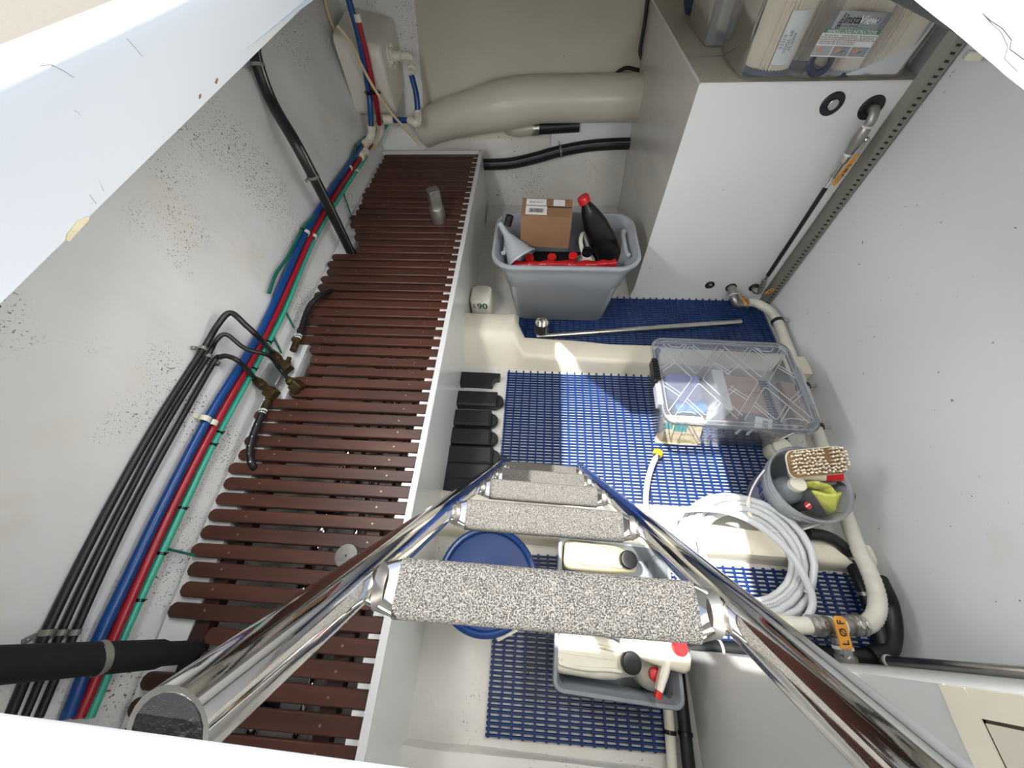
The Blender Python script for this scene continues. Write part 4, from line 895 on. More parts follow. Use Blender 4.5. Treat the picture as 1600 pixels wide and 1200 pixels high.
# jar beyond the box corner
jc = at(1223, 697, z=.10); jc.z = 0
jr = thing('plastic_jar', 'white-capped plastic jar standing behind the bucket by the clear box', 'jar', jc + V((0, 0, .012)))
mb = MB(); mb.lathe([(.040, .012), (.045, .02), (.045, .075), (.040, .085), (.036, .088)], jc, seg=28, c0=True, c1=True); obj('body', mb, M['jug'], jr)
mb = MB(); mb.lathe([(.040, .082), (.041, .10), (.038, .104), (0, .104)], jc, seg=28); obj('cap', mb, M['plastic'], jr)
# ------------------------------------------------------------------ clear pail with bottle, cloth, brush
kc = V((1.046, .522, 0)); KH = .262
pail = thing('pail', 'translucent white pail with wire handle standing by the right wall', 'bucket', kc + V((0, 0, .012)))
z0 = .012
mb = MB(); mb.lathe([(0, z0), (.106, z0), (.110, z0 + .008), (.134, KH - .045), (.140, KH - .045), (.141, KH - .036), (.136, KH - .034), (.137, KH - .014), (.143, KH - .012), (.146, KH), (.140, KH + .002), (.136, KH - .002), (.132, KH - .04), (.107, z0 + .010), (0, z0 + .006)], kc, seg=48); obj('shell', mb, M['frosted'], pail, smooth=40)
mb = MB(); P = []
for k in range(25):
    a = radians(158 + 170*k/24); P.append(kc + V((.143*cos(a), .143*sin(a), KH - .03 - .115*sin(pi*k/24))) + V((-.075*sin(pi*k/24), -.012*sin(pi*k/24), 0)))
mb.tube(P, .0034, 8); wh = obj('wire_handle', mb, M['paper'], pail, smooth=60)
mb = MB(); mb.tube(P[5:10], .008, 12); obj('handle_grip', mb, M['plastic'], wh)
# blue lettering wrapped round the pail
def wrap_text(body, size, ang0, z, m, nm):
    cu = bpy.data.curves.new(nm, 'FONT'); cu.body = body; cu.size = size; cu.resolution_u = 3; cu.align_y = 'CENTER'; cu.offset = .0007
    tt = bpy.data.objects.new(nm, cu); COL.objects.link(tt); dg = bpy.context.evaluated_depsgraph_get(); me = bpy.data.meshes.new_from_object(tt.evaluated_get(dg)); bpy.data.objects.remove(tt)
    vs = []
    for v in me.vertices:
        zz = z + v.co.y; r = .110 + (.134 - .110)*(zz - z0 - .008)/(KH - .053 - z0) + .0014; a = radians(ang0) + v.co.x/r
        vs.append(kc + V((r*cos(a), r*sin(a), zz)))
    q = MB(); q.add(vs, [list(p.vertices) for p in me.polygons]); return obj(nm, q, m, pail, smooth=0)
wrap_text('West Marine', .062, 96, .155, M['navyink'], 'blue_lettering')
q = MB()
for k in range(4):
    a = radians(241 + 3*k); r = .1345; q.tube([kc + V((r*cos(a), r*sin(a), .20)), kc + V((r*cos(a)*1.012, r*sin(a)*1.012, .222))], .0012, 5)
o = obj('graduation_lines', q, M['paper'], pail); o['kind'] = 'stuff'
gc = at(1247, 756, z=.255)
gbt = thing('cleaner_bottle', 'dark grey bottle with white cap standing in the pail', 'bottle', V((gc.x, gc.y, .085)))
ctr = V((gc.x, gc.y, 0))
mb = MB(); mb.lathe([(.050, .085), (.054, .092), (.054, .19), (.048, .212), (.030, .232), (.022, .24)], ctr, seg=32, c0=True, c1=True); obj('body', mb, M['bottlegrey'], gbt)
mb = MB(); mb.lathe([(.028, .236), (.029, .258), (.026, .262), (0, .262)], ctr, seg=28, c0=True); obj('cap', mb, M['plastic'], gbt)
# folded yellow cloth in a clear bag
cl = at(1293, 776, z=.235)
yc = thing('yellow_cloth', 'folded yellow microfibre cloth inside the pail', 'cloth', cl)
mb = MB(); rings = []
for i in range(15):
    s_ = i/14; ang = -.55
    c = at(1268 + 38*s_ - 6*s_*s_, 757 + 14*s_ - 20*s_*(1-s_), z=.262 - .02*s_)
    ring = []
    for j in range(20):
        b = 2*pi*j/20; w = .034*(1 + .1*sin(3*s_*4)); ring.append(c + V((.014*cos(b), -w*.3*cos(b), w*sin(b))) + V((0, 0, -.012)))
    rings.append(ring)
mb.loft(rings); obj('rolled_fold', mb, M['cloth'], yc, smooth=60)
mb = MB(); nu, nv = 12, 10; vs = []
A_, B_, C_, D_ = at(1268, 768, z=.245), at(1316, 770, z=.240), at(1304, 806, z=.15), at(1296, 812, z=.15)
for i in range(nu + 1):
    for j in range(nv + 1):
        u, v = i/nu, j/nv; p = (A_*(1-u) + B_*u)*(1-v) + (D_*(1-u) + C_*u)*v
        vs.append(p + V((0, -.012*sin(pi*u), .010*sin(pi*u) + .003*sin(9*u + 3*v))))
mb.add(vs, [(i*(nv+1)+j, (i+1)*(nv+1)+j, (i+1)*(nv+1)+j+1, i*(nv+1)+j+1) for i in range(nu) for j in range(nv)]); dr_ = obj('hanging_fold', mb, M['cloth'], yc, smooth=60)
md = dr_.modifiers.new('thick', 'SOLIDIFY'); md.thickness = .008; md.offset = -1
bc = at(1288, 778, z=.20)
mb = MB(); mb.loft([[bc + V((sx*w*cos(b), w*.8*sin(b) + .01*sin(3*b + h*60), h)) for b in [2*pi*k/28 for k in range(28)] for sx in (1,)] for h, w in ((-.10, .045), (-.04, .070), (.02, .078), (.055, .074))], True, False); bag = solo('plastic_bag', mb, M['film'], 'clear plastic bag wrapped about the yellow cloth in the pail', 'bag', smooth=60)
rb = at(1262, 790, z=.22)
cn = thing('small_can', 'small can with red and silver top inside the pail', 'can', rb)
mb = MB(); mb.lathe([(.016, -.08), (.016, -.004), (.0145, 0), (0, 0)], rb, (.1, -.1, 1), 20, c0=True); obj('can_body', mb, M['ink'], cn)
mb = MB(); mb.lathe([(.0135, .0005), (.0135, .002), (0, .002)], rb, (.1, -.1, 1), 20); obj('red_top', mb, M['red'], cn)
mb = MB(); mb.box((-.011, -.002, .0021), (.011, .003, .0026), rz(30), rb); obj('silver_mark', mb, M['paper'], cn, smooth=0)
rc = at(1296, 741, z=.275)
rbt = thing('spray_can', 'white can with red cap lying under the brush in the pail', 'can', rc); d = V((-.9, .1, -.35)).normalized()
mb = MB(); mb.lathe([(.026, 0), (.026, .12), (.022, .125), (0, .125)], rc, d, 24, c0=True); obj('can_body', mb, M['plastic'], rbt)
mb = MB(); mb.lathe([(.024, -.035), (.025, -.03), (.027, .012), (.027, .016)], rc, d, 24, c0=True, c1=True); obj('red_cap', mb, M['red'], rbt)
mb = MB(); dk = at(1290, 757, z=.235); mb.rbox(dk + V((0, .012, 0)), (.075, .035, .03), .012, .006, rz(12)); solo('dark_sponge', mb, M['bottlegrey'], 'dark wrapped sponge lying beside the yellow cloth in the pail', 'sponge')
# scrubbing brush on the rim
bo = at(1275, 722, z=.325)
bn = V((-.05, -.46, .88)).normalized(); RBk = frame(bn, (1, .16, .03))
br_ = thing('scrubbing_brush', 'wooden scrubbing brush lying bristles up across the pail', 'brush', bo)
def brsh(w, d, z, r): return [bo + RBk @ V((p*.96, q*1.28, z)) for p, q in rrect(w, d, r, 5)]
mb = MB(); mb.loft([brsh(.195, .068, -.012, .02), brsh(.208, .078, -.008, .024), brsh(.210, .080, .0, .025)]); obj('painted_back', mb, M['plastic'], br_)
mb = MB(); mb.loft([brsh(.204, .075, .0, .024), brsh(.204, .075, .007, .024)]); obj('wood_face', mb, M['brushwood'], br_)
tf = MB(); rr = random.Random(11)
for i in range(18):
    for j in range(7):
        x, y = -.088 + .0104*i, -.039 + .013*j + (.002 if i % 2 else 0)
        if abs(x - .028) < .012 and j > 2: continue
        if abs(x) > .085 and j in (0, 6): continue
        p = bo + RBk @ V((x, y, .006)); lean = V((rr.uniform(-.004, .004), .006 + rr.uniform(-.003, .003), .016 + rr.uniform(-.002, .002) + (.006 if x > .03 else 0)))
        tf.tube([p, p + RBk @ (lean*.6), p + RBk @ lean], [.0024, .0034, .0039], 7)
o = obj('bristle_tufts', tf, M['bristle'], br_, smooth=60); o['kind'] = 'stuff'

# ------------------------------------------------------------------ coiled white hose
hc = V((.818, .285, 0))
coil = thing('water_hose', 'coil of white braided water hose with yellow end lying over the hull frame', 'hose', hc)
pts = []; rr = random.Random(2)
loops = [(.238, .113, 0, 0), (.213, .113, .002, .002), (.188, .114, 0, .004), (.162, .114, .003, .004), (.175, .136, .002, .002), (.200, .136, -.002, .003), (.226, .135, .001, 0), (.212, .157, .004, .004)]
for li, (r, z, dx, dy) in enumerate(loops):
    for k in range(24):
        t = k/24; rn, zn, dxn, dyn = loops[(li + 1) % len(loops)]; f = max(0, (t - .75)/.25)
        a = radians(215) - 2*pi*t
        R_ = lerp(r, rn, f)
        pts.append(hc + V((lerp(dx, dxn, f) + R_*cos(a)*1.0, lerp(dy, dyn, f) + R_*sin(a)*.93, lerp(z, zn, f) - .035*max(0, -sin(a)) + .004*sin(3*a + li))))
pts = pts[:-6]
tail = [at(u, v, z=z) for u, v, z in ((1046, 835, .20), (1052, 812, .185))]
mb = MB(); mb.tube(pts, .0118, 12); hb = obj('coiled_length', mb, M['hosewhite'], coil, smooth=60)
st = [at(u, v, z=z) for u, v, z in ((1200, 862, .19), (1150, 818, .195), (1090, 802, .19), (1052, 806, .185), (1050, 830, .18), (1064, 868, .15))]
tl = [at(u, v, z=z) for u, v, z in ((1090, 842, .115), (1052, 832, .105), (1022, 818, .115), (1011, 800, .11), (1009, 778, .075), (1012, 752, .055), (1018, 730, .05), (1026, 712, .05))]
mb = MB(); mb.tube(spline(tl, 8), .0118, 12); obj('loose_end', mb, M['hosewhite'], coil, smooth=60)
mb = MB(); mb.tube(spline([at(u, v, z=z) for u, v, z in ((1225, 1000, .10), (1256, 972, .135), (1270, 938, .16), (1252, 892, .18), (1232, 862, .186), (1205, 836, .192), (1170, 812, .198), (1130, 798, .198), (1090, 795, .196), (1060, 800, .19), (1053, 822, .185), (1062, 856, .175), (1080, 900, .16))], 7), .0118, 12); obj('crossing_length', mb, M['hosewhite'], coil, smooth=60)
e0, e1 = V(tl[-2]), V(tl[-1]); d = (e1 - e0).normalized()
mb = MB(); mb.lathe([(.0135, -.012), (.0155, -.006), (.0155, .004)], e1, d, 14, c1=True); obj('ferrule', mb, M['steel'], coil)
mb = MB()
rg = []
for h, k in ((.002, 1), (.026, 1)):
    X_ = d.cross(V((0, 0, 1))).normalized(); Y_ = d.cross(X_)
    rg.append([e1 + d*h + (X_*cos(2*pi*j/24) + Y_*sin(2*pi*j/24))*(.021 if j % 4 < 2 else .0175) for j in range(24)])
mb.loft(rg); obj('yellow_fitting', mb, M['yellow'], coil, smooth=20)
pm = MB()
for off, n0 in ((0, 30), (1, 78), (2, 126)):
    for k in range(16):
        i = n0 - 14 + k
        if k % 5 == 4 or i >= len(pts) - 1: continue
        d_ = (pts[i+1] - pts[i]); c = (pts[i+1] + pts[i])/2; up_ = (EYE - c).normalized(); s_ = d_.cross(up_).normalized(); up_ = s_.cross(d_).normalized()
        for q in range(6):
            p = pts[i].lerp(pts[i+1], (q + .2)/6) + up_*.0119; dl = d_.normalized()*.0035; w = s_*.0022
            pm.loft([[p - dl*.5 - w, p + dl*.3 - w, p + dl*.3 + w*(1 if q % 2 else .2), p - dl*.5 + w], [p - dl*.5 - w + up_*.0003, p + dl*.3 - w + up_*.0003, p + dl*.3 + w*(1 if q % 2 else .2) + up_*.0003, p - dl*.5 + w + up_*.0003]])
o = obj('printed_marks', pm, M['greyink'], coil, smooth=0); o['kind'] = 'stuff'

# ------------------------------------------------------------------ ribbed hose, tee and black hoses along the right wall
def ribbed(path, r, pitch):
    P = spline(path, 10); out, rad = [P[0]], [r]; acc = 0
    for a, b in zip(P, P[1:]):
        L = (b - a).length; n = max(1, round(L/(pitch/2)))
        for k in range(1, n + 1): out.append(a.lerp(b, k/n)); rad.append(r if len(out) % 2 else r*.91)
    return out, rad
rp = [h0 for h0 in (at(1168, 472, z=.062), at(1182, 474, z=.062), at(1203, 486, z=.065), at(1216, 505, z=.07), at(1226, 530, z=.075), at(1252, 598, z=.08), at(1282, 690, z=.09), at(1310, 770, z=.10), at(1336, 845, z=.13), at(1358, 893, z=.165), at(1370, 930, z=.19), at(1369, 958, z=.20), at(1356, 975, z=.20), at(1344, 977, z=.20))]
wh_ = thing('ribbed_hose', 'white ribbed hose running along the foot of the right wall', 'hose', rp[5], 'ribbed white hose lengths')
P, R_ = ribbed(rp, .026, .013)
mb = MB(); mb.tube(P, R_, 18); obj('hose_run', mb, M['ribwhite'], wh_, smooth=180)
def band(c, d, r, w, m, root, name='clamp'):
    d = V(d).normalized(); mb = MB(); mb.lathe([(r, -w/2), (r + .002, -w/2), (r + .002, w/2), (r, w/2)], c, d, 24); k = obj(name, mb, m, root)
    n = V((0, 0, 1)); n = (n - n.dot(d)*d).normalized(); s = n.cross(d)
    mb = MB(); mb.rbox(c + n*(r + .005), (w*.8, .022, .008), .002, .001, frame(n, d)); mb2 = MB(); mb2.lathe([(.005, -.014), (.005, .014)], c + n*(r + .006), s, 8, c0=True, c1=True)
    obj('clamp_screw', mb, m, k)
for (u, v), lab in (((1221, 500), 'black cushioned clip holding the ribbed hose near the tank'), ((1257, 604), 'black cushioned clip holding the ribbed hose beside the clear box'), ((1275, 668), 'steel clip holding the ribbed hose behind the jar')):
    i = min(range(len(P)), key=lambda k: -((P[k] - EYE).normalized().dot(ray(u, v).normalized()))); d = (P[min(i+3, len(P)-1)] - P[i-3]).normalized()
    t = thing('hose_clip', lab, 'clip', P[i])
    mb = MB(); mb.lathe([(.027, -.010), (.031, -.010), (.031, .010), (.027, .010)], P[i], d, 24); obj('cushion', mb, M['black'], t)
    mb = MB(); mb.rbox(P[i] + V((.042, 0, .012)), (.03, .018, .012), .003, .001); obj('bracket', mb, M['steel'], t)
te = at(1313, 977, z=.20)
tee = thing('tee_valve', 'steel tee and ball valve with orange lever joining the ribbed hoses', 'valve', te - V((0, 0, .04)))
a, b = V(rp[-1]), at(1270, 977, z=.20)
ax_ = (b - a).normalized()
for s_, e in ((1, a), (-1, b)):
    mb = MB(); mb.lathe([(.026, -.012), (.029, -.010), (.029, .030), (.022, .034), (.022, .050), (.026, .052), (.026, .060), (.024, .062)], e, ax_*s_, 24, c0=True, c1=True); sl = obj('hose_tail', mb, M['steeldull'], tee)
    for w_ in (-.002, .018):
        band(e + ax_*s_*w_, ax_*s_, .0285, .012, M['steel'], tee)
    mb = MB(); mb.lathe([(.0265, 0), (.0265, .007)], e + ax_*s_*.055, ax_*s_, 20, c0=True, c1=True); obj('thread_tape', mb, M['paper'], tee)
m_ = (a + b)/2
mb = MB(); mb.lathe([(.027, -.034), (.028, -.03), (.025, -.02), (.025, .02), (.028, .03), (.027, .034)], m_, ax_, 22, c0=True, c1=True); obj('tee_body', mb, M['steeldull'], tee)
dn = V((.0, -1, -.12)).normalized()
mb = MB(); mb.lathe([(.022, 0), (.022, .03), (.027, .034), (.027, .05), (.024, .054), (.024, .075), (.029, .08), (.029, .12), (.024, .13)], m_, dn, 20, c1=True); obj('valve_body', mb, M['steeldull'], tee)
mb = MB(); mb.lathe([(.0275, 0), (.0275, .009)], m_ + dn*.055, dn, 20, c0=True, c1=True); obj('thread_tape', mb, M['paper'], tee)
lever(tee, at(1327, 1036, z=.235), at(1308, 962, z=.262), .036, .006, (0, .1, 1), 'L Ø F')
mb = MB(); mb.lathe([(.009, -.015), (.009, .008), (.005, .010), (0, .010)], at(1326, 1028, z=.235), (0, 0, 1), 6); obj('stem_nut', mb, M['steel'], tee)
lp = [b + ax_*.0, b + ax_*.04, at(1234, 975, z=.20), at(1215, 972, z=.19), at(1195, 965, z=.17), at(1170, 958, z=.14)]
P, R_ = ribbed(lp, .0255, .013); t = thing('ribbed_hose', 'short white ribbed hose from the tee valve under the ladder rail', 'hose', b, 'ribbed white hose lengths')
mb = MB(); mb.tube(P, R_, 18); obj('hose_run', mb, M['ribwhite'], t, smooth=180)
# black hose beside it, with steel clamps
bp_ = [at(u, v, z=z) for u, v, z in ((1150, 838, .03), (1240, 838, .035), (1290, 836, .04), (1316, 846, .045), (1330, 868, .045), (1346, 900, .045), (1362, 940, .045), (1384, 975, .045), (1392, 1000, .045), (1386, 1020, .045), (1350, 1024, .045), (1280, 1020, .045), (1180, 1016, .045), (1090, 1013, .045))]
bp_[0].z = .125; bp_[1].z = .12
t = thing('bilge_hose', 'black hose curving along the right wall foot behind the ribbed hose', 'hose', bp_[5])
P = spline([at(u, v, z=z) for u, v, z in ((1262, 834, .13), (1290, 838, .125), (1312, 850, .11), (1326, 872, .08), (1342, 905, .06), (1358, 945, .05), (1374, 985, .045), (1380, 1015, .045))], 7)
mb = MB(); mb.tube(P, .022, 16); obj('hose_run', mb, M['black'], t, smooth=60)
for u, v in ((1330, 868), (1350, 925)):
    i = min(range(1, len(P)-1), key=lambda k: -((P[k] - EYE).normalized().dot(ray(u, v).normalized()))); band(P[i], P[i+1]-P[i-1], .0225, .012, M['steel'], t)
P = spline([at(u, v, z=z) for u, v, z in ((1372, 905, .10), (1388, 940, .06), (1394, 975, .05), (1392, 1003, .05), (1384, 1018, .05), (1360, 1024, .05))], 7)
t = thing('bilge_hose', 'thick black hose bending at the right wall foot beneath the steel pipe', 'hose', P[8])
mb = MB(); mb.tube(P, .028, 16); obj('hose_run', mb, M['black'], t, smooth=60)
t = thing('bilge_hose', 'black hose crossing behind the white locker at floor level', 'hose', at(1180, 1016, z=.03))
mb = MB(); mb.tube(spline([at(u, v, z=z) for u, v, z in ((1378, 1026, .04), (1300, 1022, .035), (1200, 1017, .03), (1100, 1012, .03), (1060, 1018, .03))], 6), .024, 14); obj('hose_run', mb, M['black'], t, smooth=60)
mb = MB(); c = at(1125, 1014, z=.03); mb.lathe([(.025, -.004), (.0275, -.004), (.0275, .004), (.025, .004)], c, (1, 0, 0), 18); obj('cable_tie', mb, M['plastic'], t)
sp = thing('steel_pipe', 'upright stainless pipe with blue tape on the right wall by the locker', 'pipe', V((1.262, .0, .06)))
b_ = at(1385, 1033, z=.075); sp_top = V((b_.x + .015, b_.y + .003, 1.25))
mb = MB(); mb.tube([b_, b_.lerp(sp_top, .5), sp_top], .0155, 20); obj('pipe_run', mb, M['steel'], sp)
mb = MB(); mb.lathe([(.019, -.035), (.021, -.03), (.021, 0), (.0175, .004)], b_, (0, 0, 1), 18, c0=True); obj('brass_elbow', mb, M['brass'], sp)
mb = MB(); mb.lathe([(.017, 0), (.019, .002), (.019, .012), (.017, .014)], b_ + V((0, 0, .004)), (0, 0, 1), 18); obj('white_collar', mb, M['paper'], sp)
tz = at(1532, 1041, y=b_.y).z
mb = MB(); mb.lathe([(.0162, -.02), (.0162, .02)], b_.lerp(sp_top, (tz - b_.z)/(sp_top.z - b_.z)), (0, 0, 1), 20); obj('blue_tape', mb, M['bluetape'], sp)
for (u0, v0), (u1, v1), r, m, lab, nm in (((1043, 1100), (1052, 1215), .016, 'jug', 'pale dirty pipe running past the grey crate towards the viewer', 'drain_pipe'), ((1066, 1100), (1078, 1215), .019, 'black', 'black hose beside the pale pipe along the white locker foot', 'bilge_hose')):
    t = thing(nm, lab, 'pipe' if m == 'jug' else 'hose', at(u0, v0, z=.02)); a, b = at(u0, v0, z=.03), at(u1, v1, z=.03)
    mb = MB(); mb.tube([a + (a - b)*1.2, a, a.lerp(b, .5), b, b + (b - a)*.6], r, 16); obj('pipe_run', mb, M[m], t, smooth=60)
    mb = MB(); c = a.lerp(b, .40 if m == 'jug' else .42); mb.lathe([(r, -.006), (r + .004, -.005), (r + .004, .005), (r, .006)], c, b - a, 16); obj('cable_tie', mb, M['blackgloss'], t)

# ------------------------------------------------------------------ blue-lidded bucket under the ladder
lc = V((-.132, .128, 0))
bb = thing('lidded_bucket', 'white bucket with blue snap-on lid beneath the ladder', 'bucket', lc)
mb = MB(); mb.lathe([(0, .005), (.128, .005), (.132, .012), (.150, .262), (.156, .262), (.156, .272)], lc, seg=48); obj('pail_body', mb, M['plastic'], bb)
mb = MB(); mb.lathe([(.158, .252), (.164, .254), (.165, .285), (.163, .296), (.157, .300), (.148, .300), (.144, .297), (.142, .286), (.138, .2845), (.06, .2855), (0, .286)], lc, seg=56, c0=False, c1=False); ll = obj('blue_lid', mb, M['bluelid'], bb, smooth=35)
mb = MB(); mb.lathe([(.010, .2862), (.007, .2875), (0, .2875)], lc, seg=16); obj('moulding_nub', mb, M['bluelid'], ll)
mb = MB(); R = rz(-28); mb.rbox(lc + V((.075, -.146, .262)), (.07, .016, .02), .005, .003, rz(27)); obj('tear_strip', mb, M['plastic'], bb)

# ------------------------------------------------------------------ grey crate and its bottles
kx, ky = .297, .060; RC = rz(-3.0)
crt = thing('storage_crate', 'open grey plastic crate holding jugs and spray bottle below the ladder', 'crate', (kx, ky, .012))
def cr_(w, d, z, r): return [V((kx, ky, 0)) + RC @ V((p, q, z)) for p, q in rrect(w, d, r, 4)]
z0 = .012
mb = MB(); mb.loft([cr_(.345, .405, z0, .02), cr_(.35, .41, z0 + .006, .022), cr_(.368, .428, .17, .024), cr_(.392, .452, .172, .03), cr_(.396, .456, .178, .031), cr_(.396, .456, .192, .031), cr_(.390, .450, .198, .029), cr_(.372, .432, .198, .022), cr_(.366, .426, .192, .02), cr_(.356, .416, .16, .018), cr_(.352, .412, .158, .018), cr_(.335, .395, z0 + .012, .016)], True, True); obj('tub', mb, M['crate'], crt, smooth=45)
hm = []
for yy in (-.10, -.045, .06, .12):
    for zz in (.085, .135):
        c = V((kx, ky, 0)) + RC @ V((.1765 + (zz - .1)*.06, yy, zz)); mb = MB(); R = RC
        mb.loft([[c + RC @ V((dx, .013*cos(2*pi*k/16), .018*sin(2*pi*k/16))) for k in range(16)] for dx in (-.0075, -.0060)]); obj('vent_hole', mb, M['ink'], crt)
def flatjug(c, L, Wd, H, rot, body, cap_m, lab, capx, facets=True):
    """a two-litre jug lying on its side, neck towards +x of its own frame, cap facing up"""
    R = rz(rot) @ Matrix.Rotation(radians(-6), 3, 'Y'); t = thing('jug', lab, 'jug', c - V((0, 0, H/2)), None)
    mb = MB(); rings = []
    for x, w, h, r in ((0, .80, .70, .02), (.012, .96, .92, .025), (.05, 1, 1, .03), (.55, 1, 1, .03), (.72, .93, .97, .035), (.84, .74, .9, .04), (.93, .66, .84, .038), (.985, .58, .7, .03), (1, .45, .5, .02)):
        rings.append([c + R @ V((x*L - L/2, p, q)) for p, q in rrect(Wd*w, H*h, min(r, Wd*w*.45, H*h*.45), 5)])
    mb.loft(rings); obj('body', mb, M[body], t, smooth=60)
    # recessed grip panel outline and centre seam as raised beads
    for k in (-.27, .27):
        mb = MB(); mb.tube(spline([c + R @ V((-L*.42, k*Wd*.5, H*.494)), c + R @ V((-L*.40, k*Wd, H*.497)), c + R @ V((-L*.1, k*Wd*1.08, H*.500)), c + R @ V((L*.12, k*Wd*.9, H*.497)), c + R @ V((L*.30, k*Wd*.85, H*.49))], 6), .0062, 8); obj('moulded_bead', mb, M[body], t, smooth=60)
    mb = MB(); mb.tube([c + R @ V((-L*.44, 0, H*.497)), c + R @ V((L*.22, 0, H*.500))], .0022, 6); obj('seam', mb, M[body], t)
    cc = c + R @ V((capx*L - L/2, 0, H*.40)); n = R @ V((.25, 0, 1))
    mb = MB(); mb.lathe([(.030, -.02), (.030, .012)], cc, n, 24); obj('neck', mb, M[body], t)
    mb = MB(); rg = []
    mb.lathe([(.0295, .006), (.0305, .010), (.0305, .028), (.028, .032), (.020, .0325), (0, .032)], cc, n, 28); obj('cap', mb, M[cap_m], t)
    return t
flatjug(at(936, 872, z=.155), .255, .108, .085, -6, 'jugcream', 'blackgloss', 'yellowed white jug with black cap, sunlit in the far end of the crate', .86)
flatjug(at(930, 1026, z=.165), .262, .112, .085, -3, 'jug', 'blackgloss', 'white jug with black cap lying in the near end of the crate', .88)
c = at(1040, 1022, z=.20)
rj = thing('bottle', 'white bottle with red cap lying across the crate rim below the top rung', 'bottle', c); R = rz(-12)
mb = MB(); mb.loft([[c + R @ V((x, p, q)) for p, q in rrect(w, h, .018, 5)] for x, w, h in ((-.14, .05, .05), (-.13, .07, .065), (.0, .075, .07), (.05, .07, .068), (.066, .05, .055))]); obj('body', mb, M['jug'], rj, smooth=60)
screwcap(at(1060, 1012, z=.235), (.1, .0, 1), .022, .022, M['red'], rj, 'red_cap')
c = at(1018, 1052, z=.145)
sp_ = thing('spray_bottle', 'white trigger spray bottle with red nozzle standing in the crate', 'bottle', c - V((0, 0, .12)))
mb = MB(); mb.lathe([(.040, -.12), (.044, -.11), (.046, -.03), (.040, 0), (.034, .012), (.020, .024), (.016, .034)], c, (0, 0, 1), 32, c0=True, c1=True); obj('body', mb, M['plastic'], sp_)
mb = MB()
for k in range(5): mb.lathe([(.044 - .005*k, -.012 + .007*k), (.0455 - .005*k, -.010 + .007*k), (.044 - .005*k, -.007 + .007*k)], c, (0, 0, 1), 28)
o = obj('shoulder_rings', mb, M['paper'], sp_); o['kind'] = 'stuff'
mb = MB(); mb.lathe([(.019, .03), (.019, .048), (.012, .052)], c, (0, 0, 1), 20, c1=True); obj('red_collar', mb, M['red'], sp_)
t0, t1 = at(1046, 1022, z=.225), at(1030, 1080, z=.225)
d = (t1 - t0).normalized(); sd = V((d.y, -d.x, 0)).normalized()
mb = MB(); mb.loft([[t0 + d*x + sd*p + V((0, 0, q)) for p, q in ((-w, -.02), (w, -.02), (w, .006), (w*.5, .012), (-w*.5, .012), (-w, .006))] for x, w in ((0, .007), (.02, .012), (.06, .012), ((t1-t0).length, .009))]); obj('trigger_head', mb, M['plastic'], sp_, smooth=25)
mb = MB(); mb.loft([[t1 + d*x + sd*p + V((0, 0, q)) for p, q in rrect(.018, .022, .004, 3)] for x in (0, .020)]); obj('red_nozzle', mb, M['red'], sp_)
mb = MB(); q0 = t0 + d*.03 + V((0, 0, -.018)); mb.tube(spline([q0, q0 + V((-.006, -.015, -.02)), q0 + d*.02 + V((-.012, -.01, -.045))], 4), .005, 8); obj('red_trigger', mb, M['red'], sp_)

# ------------------------------------------------------------------ row of black cast blocks by the shelf
ys_ = [(621, .786), (651, .776), (680, .777), (709, .779), (736, .776), (760, .77)]
def block(yc, xr, lab, proto=None):
    if proto is not None: return copy_tree(proto, V((xr, yc, .012)), lab)
    t = thing('rubber_block', lab, 'block', (xr, yc, .012), 'black cast blocks beside the shelf')
    mb = MB(); rings = []
    for z, k in ((.012, 0), (.055, .002), (.062, .012)):
        rings.append([V((xr - .030 - k, yc + .045 - k, z)), V((xr - .26, yc + .045 - k, z)), V((xr - .26, yc - .043 + k, z)), V((xr - .030 - k, yc - .043 + k, z))])
    mb.loft(rings); obj('body', mb, M['block'], t, smooth=30)
    mb = MB(); mb.loft([[V((xr - .032, yc - .037*e, z))] + [V((xr - .032 + .034*cos(a)*e, yc + .037*sin(a)*e, z)) for a in [-pi/2 + pi*k/10 for k in range(11)]] for z, e in ((.012, 1), (.034, 1), (.038, .93))]); obj('end_tab', mb, M['block'], t, smooth=30)
    return t
words = ['second', 'third', 'fourth', 'fifth', 'sixth', 'seventh']
pb = None
for i, (v, _) in enumerate(ys_):
    p = at((786, 777, 777, 780, 778, 776)[i], v + 3, z=.055); lab = 'black cast rubber block, %s in the row beside the shelf counting from the far frame' % words[i]
    q = block(p.y, p.x, lab, pb); pb = pb or q
p = at(780, 592, z=.05)
t = thing('rubber_block', 'broken black block with a notched end, farthest in the row', 'block', (p.x, p.y, .012), 'black cast blocks beside the shelf')
mb = MB(); mb.prism([(-.26, -.042), (-.035, -.042), (-.030, -.015), (-.02, .0), (.0, .003), (.004, .030), (-.06, .032), (-.26, .034)], (p.x, p.y, .012), (1, 0, 0), (0, 1, 0), .045); obj('body', mb, M['block'], t, smooth=20)
# white bottle with green marks behind the frame
c = at(752, 480, z=.16); c.y = 1.60
wb = thing('white_container', 'white container with green handwriting tucked between shelf and grey tote', 'container', (-.325, 1.60, 0))
mb = MB(); mb.rbox((-.325, 1.60, .085), (.12, .15, .17), .035, .012); obj('body', mb, M['plastic'], wb, smooth=50)
text('90', .06, V((-.312, 1.5245, .14)), (1, 0, 0), (0, 0, 1), M['greenink'], wb, 'green_writing', .0012, bold=.001)
mb = MB(); mb.tube([V((-.365, 1.522, .13)), V((-.36, 1.522, .16)), V((-.352, 1.522, .128))], .002, 6); obj('green_stroke', mb, M['greenink'], wb)

